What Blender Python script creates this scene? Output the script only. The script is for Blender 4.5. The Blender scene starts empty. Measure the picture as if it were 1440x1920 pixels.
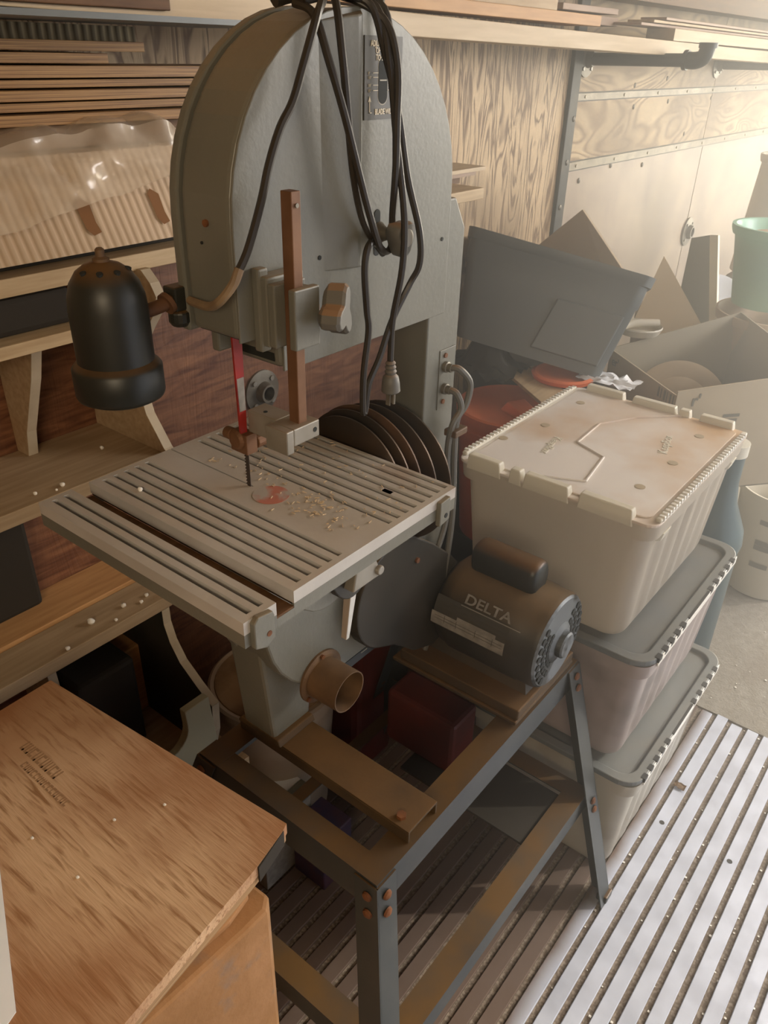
import bpy, bmesh, math, random
from mathutils import Vector, Matrix, noise
random.seed(7)
sc = bpy.context.scene
COL = sc.collection
V = Vector
# ------------------------------------------------------------------ camera
cam = bpy.data.cameras.new('camera'); camo = bpy.data.objects.new('camera', cam); COL.objects.link(camo)
xa = (0.78108, 0.33147, -0.52919); ya = (0.62402, -0.38384, 0.68064); za = (0.02249, -0.86186, -0.50665)
camo.matrix_world = Matrix(((xa[0], -xa[1], -xa[2], 0), (ya[0], -ya[1], -ya[2], 0), (za[0], -za[1], -za[2], 1.65), (0, 0, 0, 1)))
cam.sensor_fit = 'VERTICAL'; cam.sensor_height = 36; cam.lens = 27.63; cam.clip_start = .02
sc.camera = camo
# ------------------------------------------------------------------ light
w = bpy.data.worlds.new('daylight'); sc.world = w; w.use_nodes = True
w.node_tree.nodes['Background'].inputs[0].default_value = (.80, .86, 1.0, 1)
w.node_tree.nodes['Background'].inputs[1].default_value = .75
def area(name, loc, target, sx, sy, power, color):
    l = bpy.data.lights.new(name, 'AREA'); l.shape = 'RECTANGLE'; l.size = sx; l.size_y = sy
    l.energy = power; l.color = color
    o = bpy.data.objects.new(name, l); COL.objects.link(o); o.location = loc
    o.rotation_euler = (V(target) - V(loc)).to_track_quat('-Z', 'Y').to_euler(); return o
area('doorway_daylight', (.5, 6.9, 1.4), (-.3, 2, 1.0), 2.0, 1.7, 210, (1.0, .86, .60))
area('side_daylight', (1.1, 3.4, 2.2), (-.5, .9, .9), 1.5, 1.0, 95, (1.0, .92, .82))
area('rear_fill', (.9, -1.2, 2.1), (-.7, .4, .8), .9, .7, 15, (1.0, .80, .55))  # warm fill added behind the camera, no opening modelled there
sun = bpy.data.lights.new('sun', 'SUN'); sun.energy = 2.2; sun.angle = math.radians(1); sun.color = (1, .9, .7)
so = bpy.data.objects.new('sun', sun); COL.objects.link(so)
so.rotation_euler = V((-1.2, -1.25, -1.0)).to_track_quat('-Z', 'Y').to_euler()
vs = sc.view_settings
vs.view_transform = 'Standard'; vs.look = 'None'; vs.gamma = 1; vs.use_curve_mapping = False; vs.exposure = 0.85

# ------------------------------------------------------------------ materials
def N(nt, t, **kw):
    n = nt.nodes.new(t)
    for k, v in kw.items(): setattr(n, k, v)
    return n
def mat(name, c, rough=.6, metal=0., c2=None, scale=6., stretch=(1, 1, 1), bump=0., dust=None, dust_amt=.6,
        detail=4., dist=0., c3=None, trans=0., sss=0., lo=.35, hi=.65, bscale=None, wave=None, spec=.5):
    m = bpy.data.materials.new(name); m.use_nodes = True; nt = m.node_tree
    b = nt.nodes['Principled BSDF']; L = nt.links.new
    b.inputs['Roughness'].default_value = rough; b.inputs['Metallic'].default_value = metal
    b.inputs['Specular IOR Level'].default_value = spec
    b.inputs['Base Color'].default_value = (*c, 1)
    tc = N(nt, 'ShaderNodeTexCoord'); mp = N(nt, 'ShaderNodeMapping'); mp.inputs['Scale'].default_value = stretch
    L(tc.outputs['Object'], mp.inputs[0])
    col = None; fac = None
    if c2:
        nz = N(nt, 'ShaderNodeTexNoise'); nz.inputs['Scale'].default_value = scale
        nz.inputs['Detail'].default_value = detail; nz.inputs['Distortion'].default_value = dist
        L(mp.outputs[0], nz.inputs['Vector']); fac = nz.outputs[0]
        if wave:
            wv = N(nt, 'ShaderNodeTexWave', bands_direction=wave[0]); wv.inputs['Scale'].default_value = wave[1]
            wv.inputs['Distortion'].default_value = wave[2]; wv.inputs['Detail'].default_value = 3
            wv.inputs['Detail Scale'].default_value = wave[3]
            L(mp.outputs[0], wv.inputs['Vector']); fac = wv.outputs[0]
        cr = N(nt, 'ShaderNodeValToRGB'); L(fac, cr.inputs[0])
        cr.color_ramp.elements[0].position = lo; cr.color_ramp.elements[0].color = (*c, 1)
        cr.color_ramp.elements[1].position = hi; cr.color_ramp.elements[1].color = (*c2, 1)
        col = cr.outputs[0]
    if c3:                                   # broad stains
        n3 = N(nt, 'ShaderNodeTexNoise'); n3.inputs['Scale'].default_value = c3[1]; n3.inputs['Detail'].default_value = 5
        L(tc.outputs['Object'], n3.inputs['Vector'])
        r3 = N(nt, 'ShaderNodeValToRGB'); L(n3.outputs[0], r3.inputs[0])
        r3.color_ramp.elements[0].position = c3[2]; r3.color_ramp.elements[1].position = c3[3]
        mx = N(nt, 'ShaderNodeMix', data_type='RGBA'); L(r3.outputs[0], mx.inputs[0])
        if col: L(col, mx.inputs[6])
        else: mx.inputs[6].default_value = (*c, 1)
        mx.inputs[7].default_value = (*c3[0], 1); col = mx.outputs[2]
    if dust:                                 # sawdust settled on upward faces
        g = N(nt, 'ShaderNodeNewGeometry'); sx = N(nt, 'ShaderNodeSeparateXYZ'); L(g.outputs['Normal'], sx.inputs[0])
        mr = N(nt, 'ShaderNodeMapRange'); mr.inputs[1].default_value = .45; mr.inputs[2].default_value = .9
        L(sx.outputs[2], mr.inputs[0])
        n2 = N(nt, 'ShaderNodeTexNoise'); n2.inputs['Scale'].default_value = 9; n2.inputs['Detail'].default_value = 6
        L(tc.outputs['Object'], n2.inputs['Vector'])
        m2 = N(nt, 'ShaderNodeMapRange'); m2.inputs[1].default_value = .3; m2.inputs[2].default_value = .62
        m2.inputs[3].default_value = .35; L(n2.outputs[0], m2.inputs[0])
        mm = N(nt, 'ShaderNodeMath', operation='MULTIPLY'); L(mr.outputs[0], mm.inputs[0]); L(m2.outputs[0], mm.inputs[1])
        m4 = N(nt, 'ShaderNodeMath', operation='MULTIPLY'); L(mm.outputs[0], m4.inputs[0]); m4.inputs[1].default_value = dust_amt
        mx = N(nt, 'ShaderNodeMix', data_type='RGBA'); L(m4.outputs[0], mx.inputs[0])
        if col: L(col, mx.inputs[6])
        else: mx.inputs[6].default_value = (*c, 1)
        mx.inputs[7].default_value = (*dust, 1); col = mx.outputs[2]
    if col: L(col, b.inputs['Base Color'])
    if bump:
        bp = N(nt, 'ShaderNodeBump'); bp.inputs['Strength'].default_value = bump; bp.inputs['Distance'].default_value = .004
        if fac is None or bscale:
            nb = N(nt, 'ShaderNodeTexNoise'); nb.inputs['Scale'].default_value = bscale or 60; nb.inputs['Detail'].default_value = 4
            L(mp.outputs[0], nb.inputs['Vector']); L(nb.outputs[0], bp.inputs['Height'])
        else: L(fac, bp.inputs['Height'])
        L(bp.outputs[0], b.inputs['Normal'])
    if sss:
        b.inputs['Subsurface Weight'].default_value = sss; b.inputs['Subsurface Radius'].default_value = (.03, .025, .015)
    if trans:
        tr = N(nt, 'ShaderNodeBsdfTranslucent'); tr.inputs[0].default_value = (*c, 1)
        ms = N(nt, 'ShaderNodeMixShader'); ms.inputs[0].default_value = trans
        out = nt.nodes['Material Output']; L(b.outputs[0], ms.inputs[1]); L(tr.outputs[0], ms.inputs[2]); L(ms.outputs[0], out.inputs[0])
    return m
DUST = (.30, .17, .07)
M = {}
M['saw'] = mat('grey hammered paint', (.150, .148, .122), .42, .1, c2=(.180, .176, .146), scale=5, dust=(.26, .18, .10), dust_amt=.7, bump=.08, bscale=140)
M['saw_dark'] = mat('dark interior metal', (.018, .020, .018), .8)
M['table'] = mat('cast aluminium', (.55, .53, .50), .42, .12, c2=(.43, .41, .38), scale=7, dust=(.50, .40, .29), dust_amt=.55, bump=.08, bscale=110, c3=((.26, .15, .11), 5, .60, .74))
M['slot'] = mat('dark recess shade', (.022, .011, .006), .9, c2=(.05, .026, .012), scale=40)  # near-black colour stands in for the shade down in the recesses
M['alu'] = mat('machined aluminium', (.32, .30, .26), .42, .3, c2=(.25, .23, .19), scale=20, dust=(.35, .24, .15), dust_amt=.5)
M['rust_steel'] = mat('rusty bar steel', (.13, .060, .028), .6, .3, c2=(.20, .10, .05), scale=18, bump=.1)
M['rust_tube'] = mat('dusty brown tube', (.17, .10, .05), .6, .2, c2=(.11, .065, .035), scale=22)
M['black'] = mat('black enamel', (.016, .018, .015), .42, .1, c2=(.028, .028, .022), scale=8, dust=(.16, .075, .02), dust_amt=.9)
M['motor'] = mat('black motor paint', (.030, .028, .022), .5, .1, c2=(.045, .038, .028), scale=9, dust=(.20, .125, .055), dust_amt=.85)
M['motor_end'] = mat('grey blue end bell', (.15, .165, .175), .45, .3, c2=(.018, .018, .014), scale=9, lo=.50, hi=.56)
M['stand'] = mat('blue grey stand steel', (.040, .046, .048), .5, .2, c2=(.062, .064, .060), scale=8, dust=(.15, .080, .025), dust_amt=.95)
M['channel'] = mat('dusty brown channel', (.055, .036, .018), .75, .1, c2=(.085, .05, .02), scale=14, dust=(.165, .088, .03), dust_amt=.95, bump=.1, bscale=90)
M['bolt'] = mat('rusty bolt', (.22, .085, .03), .7, .2, c2=(.13, .05, .02), scale=60)
M['red'] = mat('red guard paint', (.36, .020, .015), .5, c2=(.24, .02, .015), scale=30)
M['silver'] = mat('pale label', (.30, .28, .25), .5, c2=(.20, .19, .17), scale=60)
M['white'] = mat('white print', (.78, .70, .56), .6)
M['white_dim'] = mat('dusty print', (.40, .37, .30), .6)
M['labelplate'] = mat('black label plate', (.060, .056, .046), .5)
M['blacklabel'] = mat('black strip label', (.012, .015, .014), .35)
M['steel'] = mat('worn steel blade', (.10, .08, .07), .4, .7)
M['bright'] = mat('bright handle', (.55, .53, .48), .35, .6)
M['cord'] = mat('dark brown cord', (.030, .024, .017), .38)
M['sheath'] = mat('tan sleeve', (.26, .18, .10), .6, c2=(.18, .12, .07), scale=30)
M['knob'] = mat('grey plastic knob', (.125, .120, .105), .5, dust=(.36, .20, .10), dust_amt=.8)
M['disc'] = mat('rusty saw steel', (.050, .038, .028), .45, .6, c2=(.095, .058, .034), scale=7, bump=.05)
M['disc_rust'] = mat('orange rusty disc', (.15, .075, .035), .55, .4, c2=(.08, .045, .026), scale=16)
M['bin'] = mat('milky plastic', (.72, .66, .56), .38, c2=(.66, .60, .51), scale=3, trans=.42)
M['lid_white'] = mat('white lid plastic', (.78, .73, .68), .38, c2=(.72, .68, .64), scale=5, c3=((.58, .38, .21), 2.6, .45, .62), bump=.04, bscale=25)
M['lid_rim'] = mat('cream lid clips', (.82, .78, .66), .35, trans=.2)
M['bin_low'] = mat('milky lilac plastic', (.55, .48, .45), .38, c2=(.44, .37, .35), scale=3, c3=((.26, .22, .19), 4, .56, .68), trans=.25)
M['bin_floor'] = mat('milky scuffed plastic', (.62, .58, .50), .4, c2=(.54, .50, .42), scale=3, c3=((.35, .29, .22), 5, .58, .72), trans=.25)
M['lid_grey'] = mat('grey lid plastic', (.145, .165, .175), .4, c2=(.19, .20, .20), scale=6, dust=(.22, .19, .14), dust_amt=.35)
M['tooth'] = mat('black hinge tooth', (.03, .03, .03), .5)
M['tooth_white'] = mat('white hinge tooth', (.8, .78, .72), .4)
M['tote'] = mat('slate grey tote', (.115, .130, .130), .42, c2=(.14, .15, .145), scale=4)
M['orange'] = mat('orange plastic', (.95, .20, .05), .45, c2=(.85, .15, .04), scale=4, dust=(.40, .19, .10), dust_amt=.35)
M['redbox'] = mat('dull red metal', (.13, .014, .006), .6, c2=(.06, .010, .006), scale=6)
M['wood_pale'] = mat('pale pine', (.56, .42, .25), .6, c2=(.44, .31, .17), scale=5, stretch=(18, 1.5, 18), detail=5)
M['wood_pale2'] = mat('light board', (.60, .47, .31), .6, c2=(.50, .38, .23), scale=4, stretch=(20, 1.2, 20))
M['wood_orange'] = mat('orange pine', (.55, .31, .13), .6, c2=(.44, .23, .09), scale=5, stretch=(18, 1.5, 18))
M['wood_pink'] = mat('pink board', (.40, .28, .20), .6, c2=(.34, .23, .16), scale=5, stretch=(18, 1.5, 18))
M['wood_brown'] = mat('brown board', (.16, .075, .025), .65, c2=(.10, .045, .015), scale=5, stretch=(18, 1.5, 18))
M['wood_shelf'] = mat('old shelf pine', (.42, .31, .19), .6, c2=(.33, .235, .135), scale=4, stretch=(22, 1.6, 22), c3=((.33, .17, .06), 2.5, .5, .7))
M['wood_edge'] = mat('pale plywood edge', (.50, .42, .30), .6, c2=(.42, .34, .23), scale=20)
M['ply_strip'] = mat('golden plywood edge', (.44, .25, .09), .6, c2=(.17, .08, .028), scale=5, stretch=(3, 1, 120))
M['fore_ply'] = mat('red oak faced plywood', (.66, .44, .26), .55, c2=(.34, .18, .08), scale=5, stretch=(3.2, 34, 34), detail=6, dist=.35, lo=.52, hi=.68, bump=.4, c3=((.36, .17, .075), 3.4, .40, .62))
M['foam'] = mat('tan fibreboard', (.42, .22, .095), .8, c2=(.33, .165, .06), scale=12, c3=((.30, .19, .12), 14, .56, .64), bump=.3, bscale=80)
M['paper'] = mat('white paper', (.93, .96, 1.0), .4)
M['card'] = mat('white corrugated card', (.60, .46, .33), .8, c2=(.50, .37, .25), scale=3, stretch=(1, 1, .3), wave=('Y', 24, .5, 1.), lo=.1, hi=.5, bump=.3)
M['card_brown'] = mat('torn brown card', (.22, .10, .035), .85)
M['card_dark'] = mat('dark corrugated panel', (.22, .175, .10), .8, c2=(.11, .085, .045), wave=('Y', 22, .8, 1.), bump=.4)
M['carton'] = mat('tan carton', (.46, .38, .26), .75, c2=(.42, .34, .23), scale=6)
M['carton_in'] = mat('grey tan carton inside', (.34, .30, .22), .8)
M['print_grey'] = mat('grey printing', (.16, .15, .12), .7)
M['green'] = mat('mint green plastic', (.36, .66, .53), .35, trans=.2)
M['cream'] = mat('cream plastic', (.60, .55, .44), .5)
M['terracotta'] = mat('tan planter', (.50, .38, .26), .6)
M['grey_board'] = mat('grey green panel', (.26, .27, .21), .7)
M['tan_board'] = mat('tan offcut', (.44, .34, .23), .7, c2=(.38, .29, .19), scale=5)
M['cream_board'] = mat('cream offcut', (.86, .76, .60), .6, c2=(.80, .70, .54), scale=3)
M['teal_glass'] = mat('blue plastic jug', (.12, .18, .20), .25, trans=.3)
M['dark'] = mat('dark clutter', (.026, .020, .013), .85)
M['pipe'] = mat('black iron pipe', (.045, .050, .048), .45, .5)
M['galv'] = mat('galvanised flange', (.22, .20, .16), .5, .5, c2=(.14, .12, .09), scale=30)
M['strip'] = mat('pale steel strip', (.55, .47, .32), .5, .0, c2=(.32, .27, .18), scale=14, stretch=(1, 1, 1))
M['post'] = mat('dark wall post', (.045, .046, .040), .6, .2, c2=(.10, .085, .06), scale=9, lo=.5, hi=.7)
M['bucket_lid'] = mat('dusty bucket lid', (.22, .125, .055), .8, c2=(.40, .26, .14), scale=10, lo=.4, hi=.6)
M['bucket'] = mat('dirty white bucket', (.44, .35, .25), .6, c2=(.36, .26, .17), scale=8)
M['foamcrumb'] = mat('white crumb', (.85, .82, .75), .6)
M['shaving'] = mat('pale wood shaving', (.60, .46, .30), .8)
M['print_blue'] = mat('blue purple print', (.028, .022, .06), .5, c2=(.06, .025, .04), scale=30)
M['concrete'] = mat('gritty grey flooring', (.30, .27, .225), .85, c2=(.22, .19, .15), scale=60, detail=6, bump=.6, bscale=160, c3=((.16, .12, .09), 1.6, .5, .75))
M['grit'] = mat('dirt in grooves', (.16, .125, .095), .95, c2=(.30, .25, .20), scale=160, lo=.45, hi=.6)

def wallmat(name, axis, red):
    """fir plywood: wavy grain, optional red stain low down (a paint stain with its own ragged edge)"""
    m = bpy.data.materials.new(name); m.use_nodes = True; nt = m.node_tree; L = nt.links.new
    b = nt.nodes['Principled BSDF']; b.inputs['Roughness'].default_value = .6
    tc = N(nt, 'ShaderNodeTexCoord'); mp = N(nt, 'ShaderNodeMapping')
    mp.inputs['Scale'].default_value = (1, 9, 1.3) if axis == 'z' else (1, 1.6, 6)
    L(tc.outputs['Object'], mp.inputs[0])
    wv = N(nt, 'ShaderNodeTexNoise'); wv.inputs['Scale'].default_value = 2.2 if axis == 'z' else 1.0
    wv.inputs['Detail'].default_value = 3.0 if axis == 'z' else 1.5; wv.inputs['Distortion'].default_value = .8
    L(mp.outputs[0], wv.inputs['Vector'])
    ml = N(nt, 'ShaderNodeMath', operation='MULTIPLY'); ml.inputs[1].default_value = 6 if axis == 'z' else 12; L(wv.outputs[0], ml.inputs[0])
    fr = N(nt, 'ShaderNodeMath', operation='PINGPONG'); fr.inputs[1].default_value = .5; L(ml.outputs[0], fr.inputs[0])
    cr = N(nt, 'ShaderNodeValToRGB'); L(fr.outputs[0], cr.inputs[0])
    cr.color_ramp.elements[0].position = .05; cr.color_ramp.elements[0].color = (.17, .09, .035, 1) if axis == 'z' else (.26, .16, .07, 1)
    cr.color_ramp.elements[1].position = .30 if axis == 'z' else .32; cr.color_ramp.elements[1].color = (.60, .43, .24, 1) if axis == 'z' else (.56, .41, .22, 1)
    nz = N(nt, 'ShaderNodeTexNoise'); nz.inputs['Scale'].default_value = 2.3; nz.inputs['Detail'].default_value = 6; L(tc.outputs['Object'], nz.inputs['Vector'])
    r2 = N(nt, 'ShaderNodeValToRGB'); L(nz.outputs[0], r2.inputs[0]); r2.color_ramp.elements[0].position = .42; r2.color_ramp.elements[1].position = .72
    mx = N(nt, 'ShaderNodeMix', data_type='RGBA'); L(r2.outputs[0], mx.inputs[0]); L(cr.outputs[0], mx.inputs[6]); mx.inputs[7].default_value = (.20, .12, .055, 1)
    col = mx.outputs[2]
    if red:
        m3 = N(nt, 'ShaderNodeMapping'); m3.inputs['Scale'].default_value = (1, 2.2, 14); m3.inputs['Rotation'].default_value = (.35, 0, 0); L(tc.outputs['Object'], m3.inputs[0])
        n3 = N(nt, 'ShaderNodeTexNoise'); n3.inputs['Scale'].default_value = 4; n3.inputs['Detail'].default_value = 7; n3.inputs['Distortion'].default_value = 1.2; L(m3.outputs[0], n3.inputs['Vector'])
        r3 = N(nt, 'ShaderNodeValToRGB'); L(n3.outputs[0], r3.inputs[0])
        r3.color_ramp.elements[0].position = .3; r3.color_ramp.elements[0].color = (.085, .026, .012, 1)
        r3.color_ramp.elements[1].position = .72; r3.color_ramp.elements[1].color = (.27, .12, .055, 1)
        sx = N(nt, 'ShaderNodeSeparateXYZ'); L(tc.outputs['Object'], sx.inputs[0])
        ad = N(nt, 'ShaderNodeMath', operation='MULTIPLY_ADD'); L(nz.outputs[0], ad.inputs[0]); ad.inputs[1].default_value = .35; L(sx.outputs[2], ad.inputs[2])
        mr = N(nt, 'ShaderNodeMapRange'); mr.inputs[1].default_value = 1.50; mr.inputs[2].default_value = 1.62; mr.inputs[3].default_value = 1; mr.inputs[4].default_value = 0; L(ad.outputs[0], mr.inputs[0])
        my = N(nt, 'ShaderNodeMapRange'); my.inputs[1].default_value = 1.85; my.inputs[2].default_value = 2.0; my.inputs[3].default_value = 1; my.inputs[4].default_value = 0; L(sx.outputs[1], my.inputs[0])
        mu = N(nt, 'ShaderNodeMath', operation='MULTIPLY'); L(mr.outputs[0], mu.inputs[0]); L(my.outputs[0], mu.inputs[1])
        m5 = N(nt, 'ShaderNodeMix', data_type='RGBA'); L(mu.outputs[0], m5.inputs[0]); L(col, m5.inputs[6]); L(r3.outputs[0], m5.inputs[7]); col = m5.outputs[2]
    L(col, b.inputs['Base Color'])
    bp = N(nt, 'ShaderNodeBump'); bp.inputs['Strength'].default_value = .35; bp.inputs['Distance'].default_value = .003; L(fr.outputs[0], bp.inputs['Height']); L(bp.outputs[0], b.inputs['Normal'])
    return m
M['wall_v'] = wallmat('weathered plywood vertical grain', 'z', True)
M['wall_h'] = wallmat('weathered plywood horizontal grain', 'y', False)
M['wall_low'] = mat('smooth lower panel', (.30, .22, .16), .5, c2=(.44, .34, .23), scale=3.2, c3=((.24, .17, .12), 2.4, .5, .7), dist=1.2, bump=.2)

def floormat():
    m = mat('ribbed aluminium deck', (.60, .64, .75), .36, .15, c2=(.48, .51, .60), scale=14, bump=.05, bscale=60)
    nt = m.node_tree; L = nt.links.new; b = nt.nodes['Principled BSDF']
    src = b.inputs['Base Color'].links[0].from_socket
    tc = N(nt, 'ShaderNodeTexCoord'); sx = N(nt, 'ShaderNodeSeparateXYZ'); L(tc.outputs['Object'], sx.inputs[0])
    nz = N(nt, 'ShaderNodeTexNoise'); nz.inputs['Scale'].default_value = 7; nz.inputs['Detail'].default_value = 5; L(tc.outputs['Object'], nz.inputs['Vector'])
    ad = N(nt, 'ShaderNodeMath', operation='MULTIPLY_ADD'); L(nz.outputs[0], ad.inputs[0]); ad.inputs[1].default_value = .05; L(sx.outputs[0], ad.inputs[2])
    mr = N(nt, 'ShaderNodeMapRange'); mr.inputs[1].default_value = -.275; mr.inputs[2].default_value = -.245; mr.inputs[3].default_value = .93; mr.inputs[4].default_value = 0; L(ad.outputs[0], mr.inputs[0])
    mx = N(nt, 'ShaderNodeMix', data_type='RGBA'); L(mr.outputs[0], mx.inputs[0]); L(src, mx.inputs[6]); mx.inputs[7].default_value = (.11, .060, .028, 1)  # sawdust brown, with the shade under the saw and stand painted in
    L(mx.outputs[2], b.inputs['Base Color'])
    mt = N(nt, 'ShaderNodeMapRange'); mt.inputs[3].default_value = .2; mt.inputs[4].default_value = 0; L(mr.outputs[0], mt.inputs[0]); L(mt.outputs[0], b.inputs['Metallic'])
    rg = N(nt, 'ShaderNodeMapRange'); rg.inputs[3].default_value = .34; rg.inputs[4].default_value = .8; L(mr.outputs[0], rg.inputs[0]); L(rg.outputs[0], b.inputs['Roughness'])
    return m
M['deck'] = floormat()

def filmmat():
    m = bpy.data.materials.new('clear plastic film'); m.use_nodes = True; nt = m.node_tree; L = nt.links.new
    b = nt.nodes['Principled BSDF']; b.inputs['Base Color'].default_value = (.86, .72, .56, 1); b.inputs['Roughness'].default_value = .16
    b.inputs['Specular IOR Level'].default_value = .9
    t = N(nt, 'ShaderNodeBsdfTransparent'); ms = N(nt, 'ShaderNodeMixShader'); ms.inputs[0].default_value = .42
    L(t.outputs[0], ms.inputs[1]); L(b.outputs[0], ms.inputs[2]); L(ms.outputs[0], nt.nodes['Material Output'].inputs[0])
    return m
M['film'] = filmmat()

# ------------------------------------------------------------------ mesh helpers
def box(bm, x0, x1, y0, y1, z0, z1, mtx=None):
    vs = [bm.verts.new(V((x, y, z))) for x in (x0, x1) for y in (y0, y1) for z in (z0, z1)]
    if mtx: 
        for v in vs: v.co = mtx @ v.co
    for f in ((0, 1, 3, 2), (4, 6, 7, 5), (0, 4, 5, 1), (2, 3, 7, 6), (0, 2, 6, 4), (1, 5, 7, 3)): bm.faces.new([vs[i] for i in f])
    return bm
def hexa(bm, pts):                # 8 points, bottom 4 then top 4
    vs = [bm.verts.new(V(p)) for p in pts]
    for f in ((3, 2, 1, 0), (4, 5, 6, 7), (0, 1, 5, 4), (1, 2, 6, 5), (2, 3, 7, 6), (3, 0, 4, 7)): bm.faces.new([vs[i] for i in f])
def prism(bm, pts, ax, a0, a1):   # polygon in the plane normal to ax (pts in remaining axes order), extruded a0..a1
    def mk(p, a):
        q = [p[0], p[1]]; q.insert(ax, a); return bm.verts.new(V(q))
    A = [mk(p, a0) for p in pts]; B = [mk(p, a1) for p in pts]; n = len(pts)
    bm.faces.new(A); bm.faces.new(B[::-1])
    for i in range(n): bm.faces.new((A[i], B[i], B[(i + 1) % n], A[(i + 1) % n]))
def frame(d):
    d = V(d).normalized(); u = d.cross(V((0, 0, 1)))
    if u.length < 1e-3: u = V((1, 0, 0))
    u.normalize(); return d, u, d.cross(u)
def lathe(bm, base, d, prof, seg=32, caps=True):   # prof: (radius, distance along d)
    d, u, v = frame(d); rings = []
    for r, h in prof:
        rings.append([bm.verts.new(V(base) + d * h + (u * math.cos(t) + v * math.sin(t)) * max(r, 1e-5)) for t in [2 * math.pi * i / seg for i in range(seg)]])
    for a, b in zip(rings, rings[1:]):
        for i in range(seg): bm.faces.new((a[i], a[(i + 1) % seg], b[(i + 1) % seg], b[i]))
    if caps: bm.faces.new(rings[0][::-1]); bm.faces.new(rings[-1])
def cyl(bm, p0, p1, r, r1=None, seg=20):
    d = V(p1) - V(p0); lathe(bm, p0, d, [(r, 0), (r if r1 is None else r1, d.length)], seg)
def smooth_path(pts, n=6):
    P = [V(p) for p in pts]; out = []
    for i in range(len(P) - 1):
        a = P[max(i - 1, 0)]; b = P[i]; c = P[i + 1]; d = P[min(i + 2, len(P) - 1)]
        for k in range(n):
            t = k / n
            out.append(.5 * ((2 * b) + (-a + c) * t + (2 * a - 5 * b + 4 * c - d) * t * t + (-a + 3 * b - 3 * c + d) * t ** 3))
    out.append(P[-1]); return out
def tube(bm, pts, r, seg=8, n=6):
    P = smooth_path(pts, n); rings = []; up = V((0, 1, 0.1)).normalized()
    for i, p in enumerate(P):
        t = (P[min(i + 1, len(P) - 1)] - P[max(i - 1, 0)]).normalized()
        u = t.cross(up)
        if u.length < .05: u = t.cross(V((1, 0, 0)))
        u.normalize(); v = t.cross(u)
        rings.append([bm.verts.new(p + (u * math.cos(a) + v * math.sin(a)) * r) for a in [2 * math.pi * k / seg for k in range(seg)]])
    for a, b in zip(rings, rings[1:]):
        for i in range(seg): bm.faces.new((a[i], a[(i + 1) % seg], b[(i + 1) % seg], b[i]))
    bm.faces.new(rings[0][::-1]); bm.faces.new(rings[-1])
def rrect(x0, x1, y0, y1, r, k=5):
    o = []
    for cx, cy, a in ((x1 - r, y1 - r, 0), (x0 + r, y1 - r, 90), (x0 + r, y0 + r, 180), (x1 - r, y0 + r, 270)):
        for i in range(k + 1):
            t = math.radians(a + 90 * i / k); o.append((cx + r * math.cos(t), cy + r * math.sin(t)))
    return o
ORG = {}
def O(name, bm, m, parent=None, bevel=0., smooth=False, bseg=2):
    bmesh.ops.recalc_face_normals(bm, faces=bm.faces)
    if parent is not None: org = ORG[parent.name]
    else:
        co = [v.co for v in bm.verts]
        org = V(((min(c.x for c in co) + max(c.x for c in co)) / 2, (min(c.y for c in co) + max(c.y for c in co)) / 2, min(c.z for c in co)))
    for v in bm.verts: v.co -= org
    me = bpy.data.meshes.new(name); bm.to_mesh(me); bm.free()
    me.materials.append(M[m] if isinstance(m, str) else m)
    o = bpy.data.objects.new(name, me); COL.objects.link(o)
    if parent is not None: o.parent = parent
    else: o.location = org
    ORG[o.name] = org
    if bevel:
        b = o.modifiers.new('bevel', 'BEVEL'); b.width = bevel; b.segments = bseg; b.limit_method = 'ANGLE'; b.angle_limit = math.radians(40)
    if smooth:
        for p in me.polygons: p.use_smooth = True
        try: me.set_sharp_from_angle(angle=math.radians(42))
        except Exception: pass
    return o
def BM(): return bmesh.new()
def thing(name, loc, label, cat, group=None):
    o = bpy.data.objects.new(name, None); COL.objects.link(o); o.location = loc; o.empty_display_size = .05
    ORG[o.name] = V(loc); return tag(o, label, cat, group)
def tag(o, label=None, cat=None, group=None, kind=None):
    if label: o['label'] = label
    if cat: o['category'] = cat
    if group: o['group'] = group
    if kind: o['kind'] = kind
    return o
def struct(name, bm, m, **kw): return tag(O(name, bm, m, **kw), kind='structure')
def text(name, s, loc, size, parent, m, xdir=(0, 1, 0), ydir=(0, 0, 1), sx=1., align='LEFT', ext=.0004):
    cu = bpy.data.curves.new(name, 'FONT'); cu.body = s; cu.size = size; cu.extrude = ext; cu.align_x = align; cu.offset = size * .018
    t = bpy.data.objects.new(name + '_tmp', cu); me = bpy.data.meshes.new_from_object(t)
    bpy.data.objects.remove(t)
    X = V(xdir).normalized(); Y = V(ydir).normalized(); Z = X.cross(Y)
    mtx = Matrix(((X.x * sx, Y.x, Z.x, loc[0]), (X.y * sx, Y.y, Z.y, loc[1]), (X.z * sx, Y.z, Z.z, loc[2]), (0, 0, 0, 1)))
    bm = bmesh.new(); bm.from_mesh(me); bm.transform(mtx); return O(name, bm, m, parent)

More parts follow.
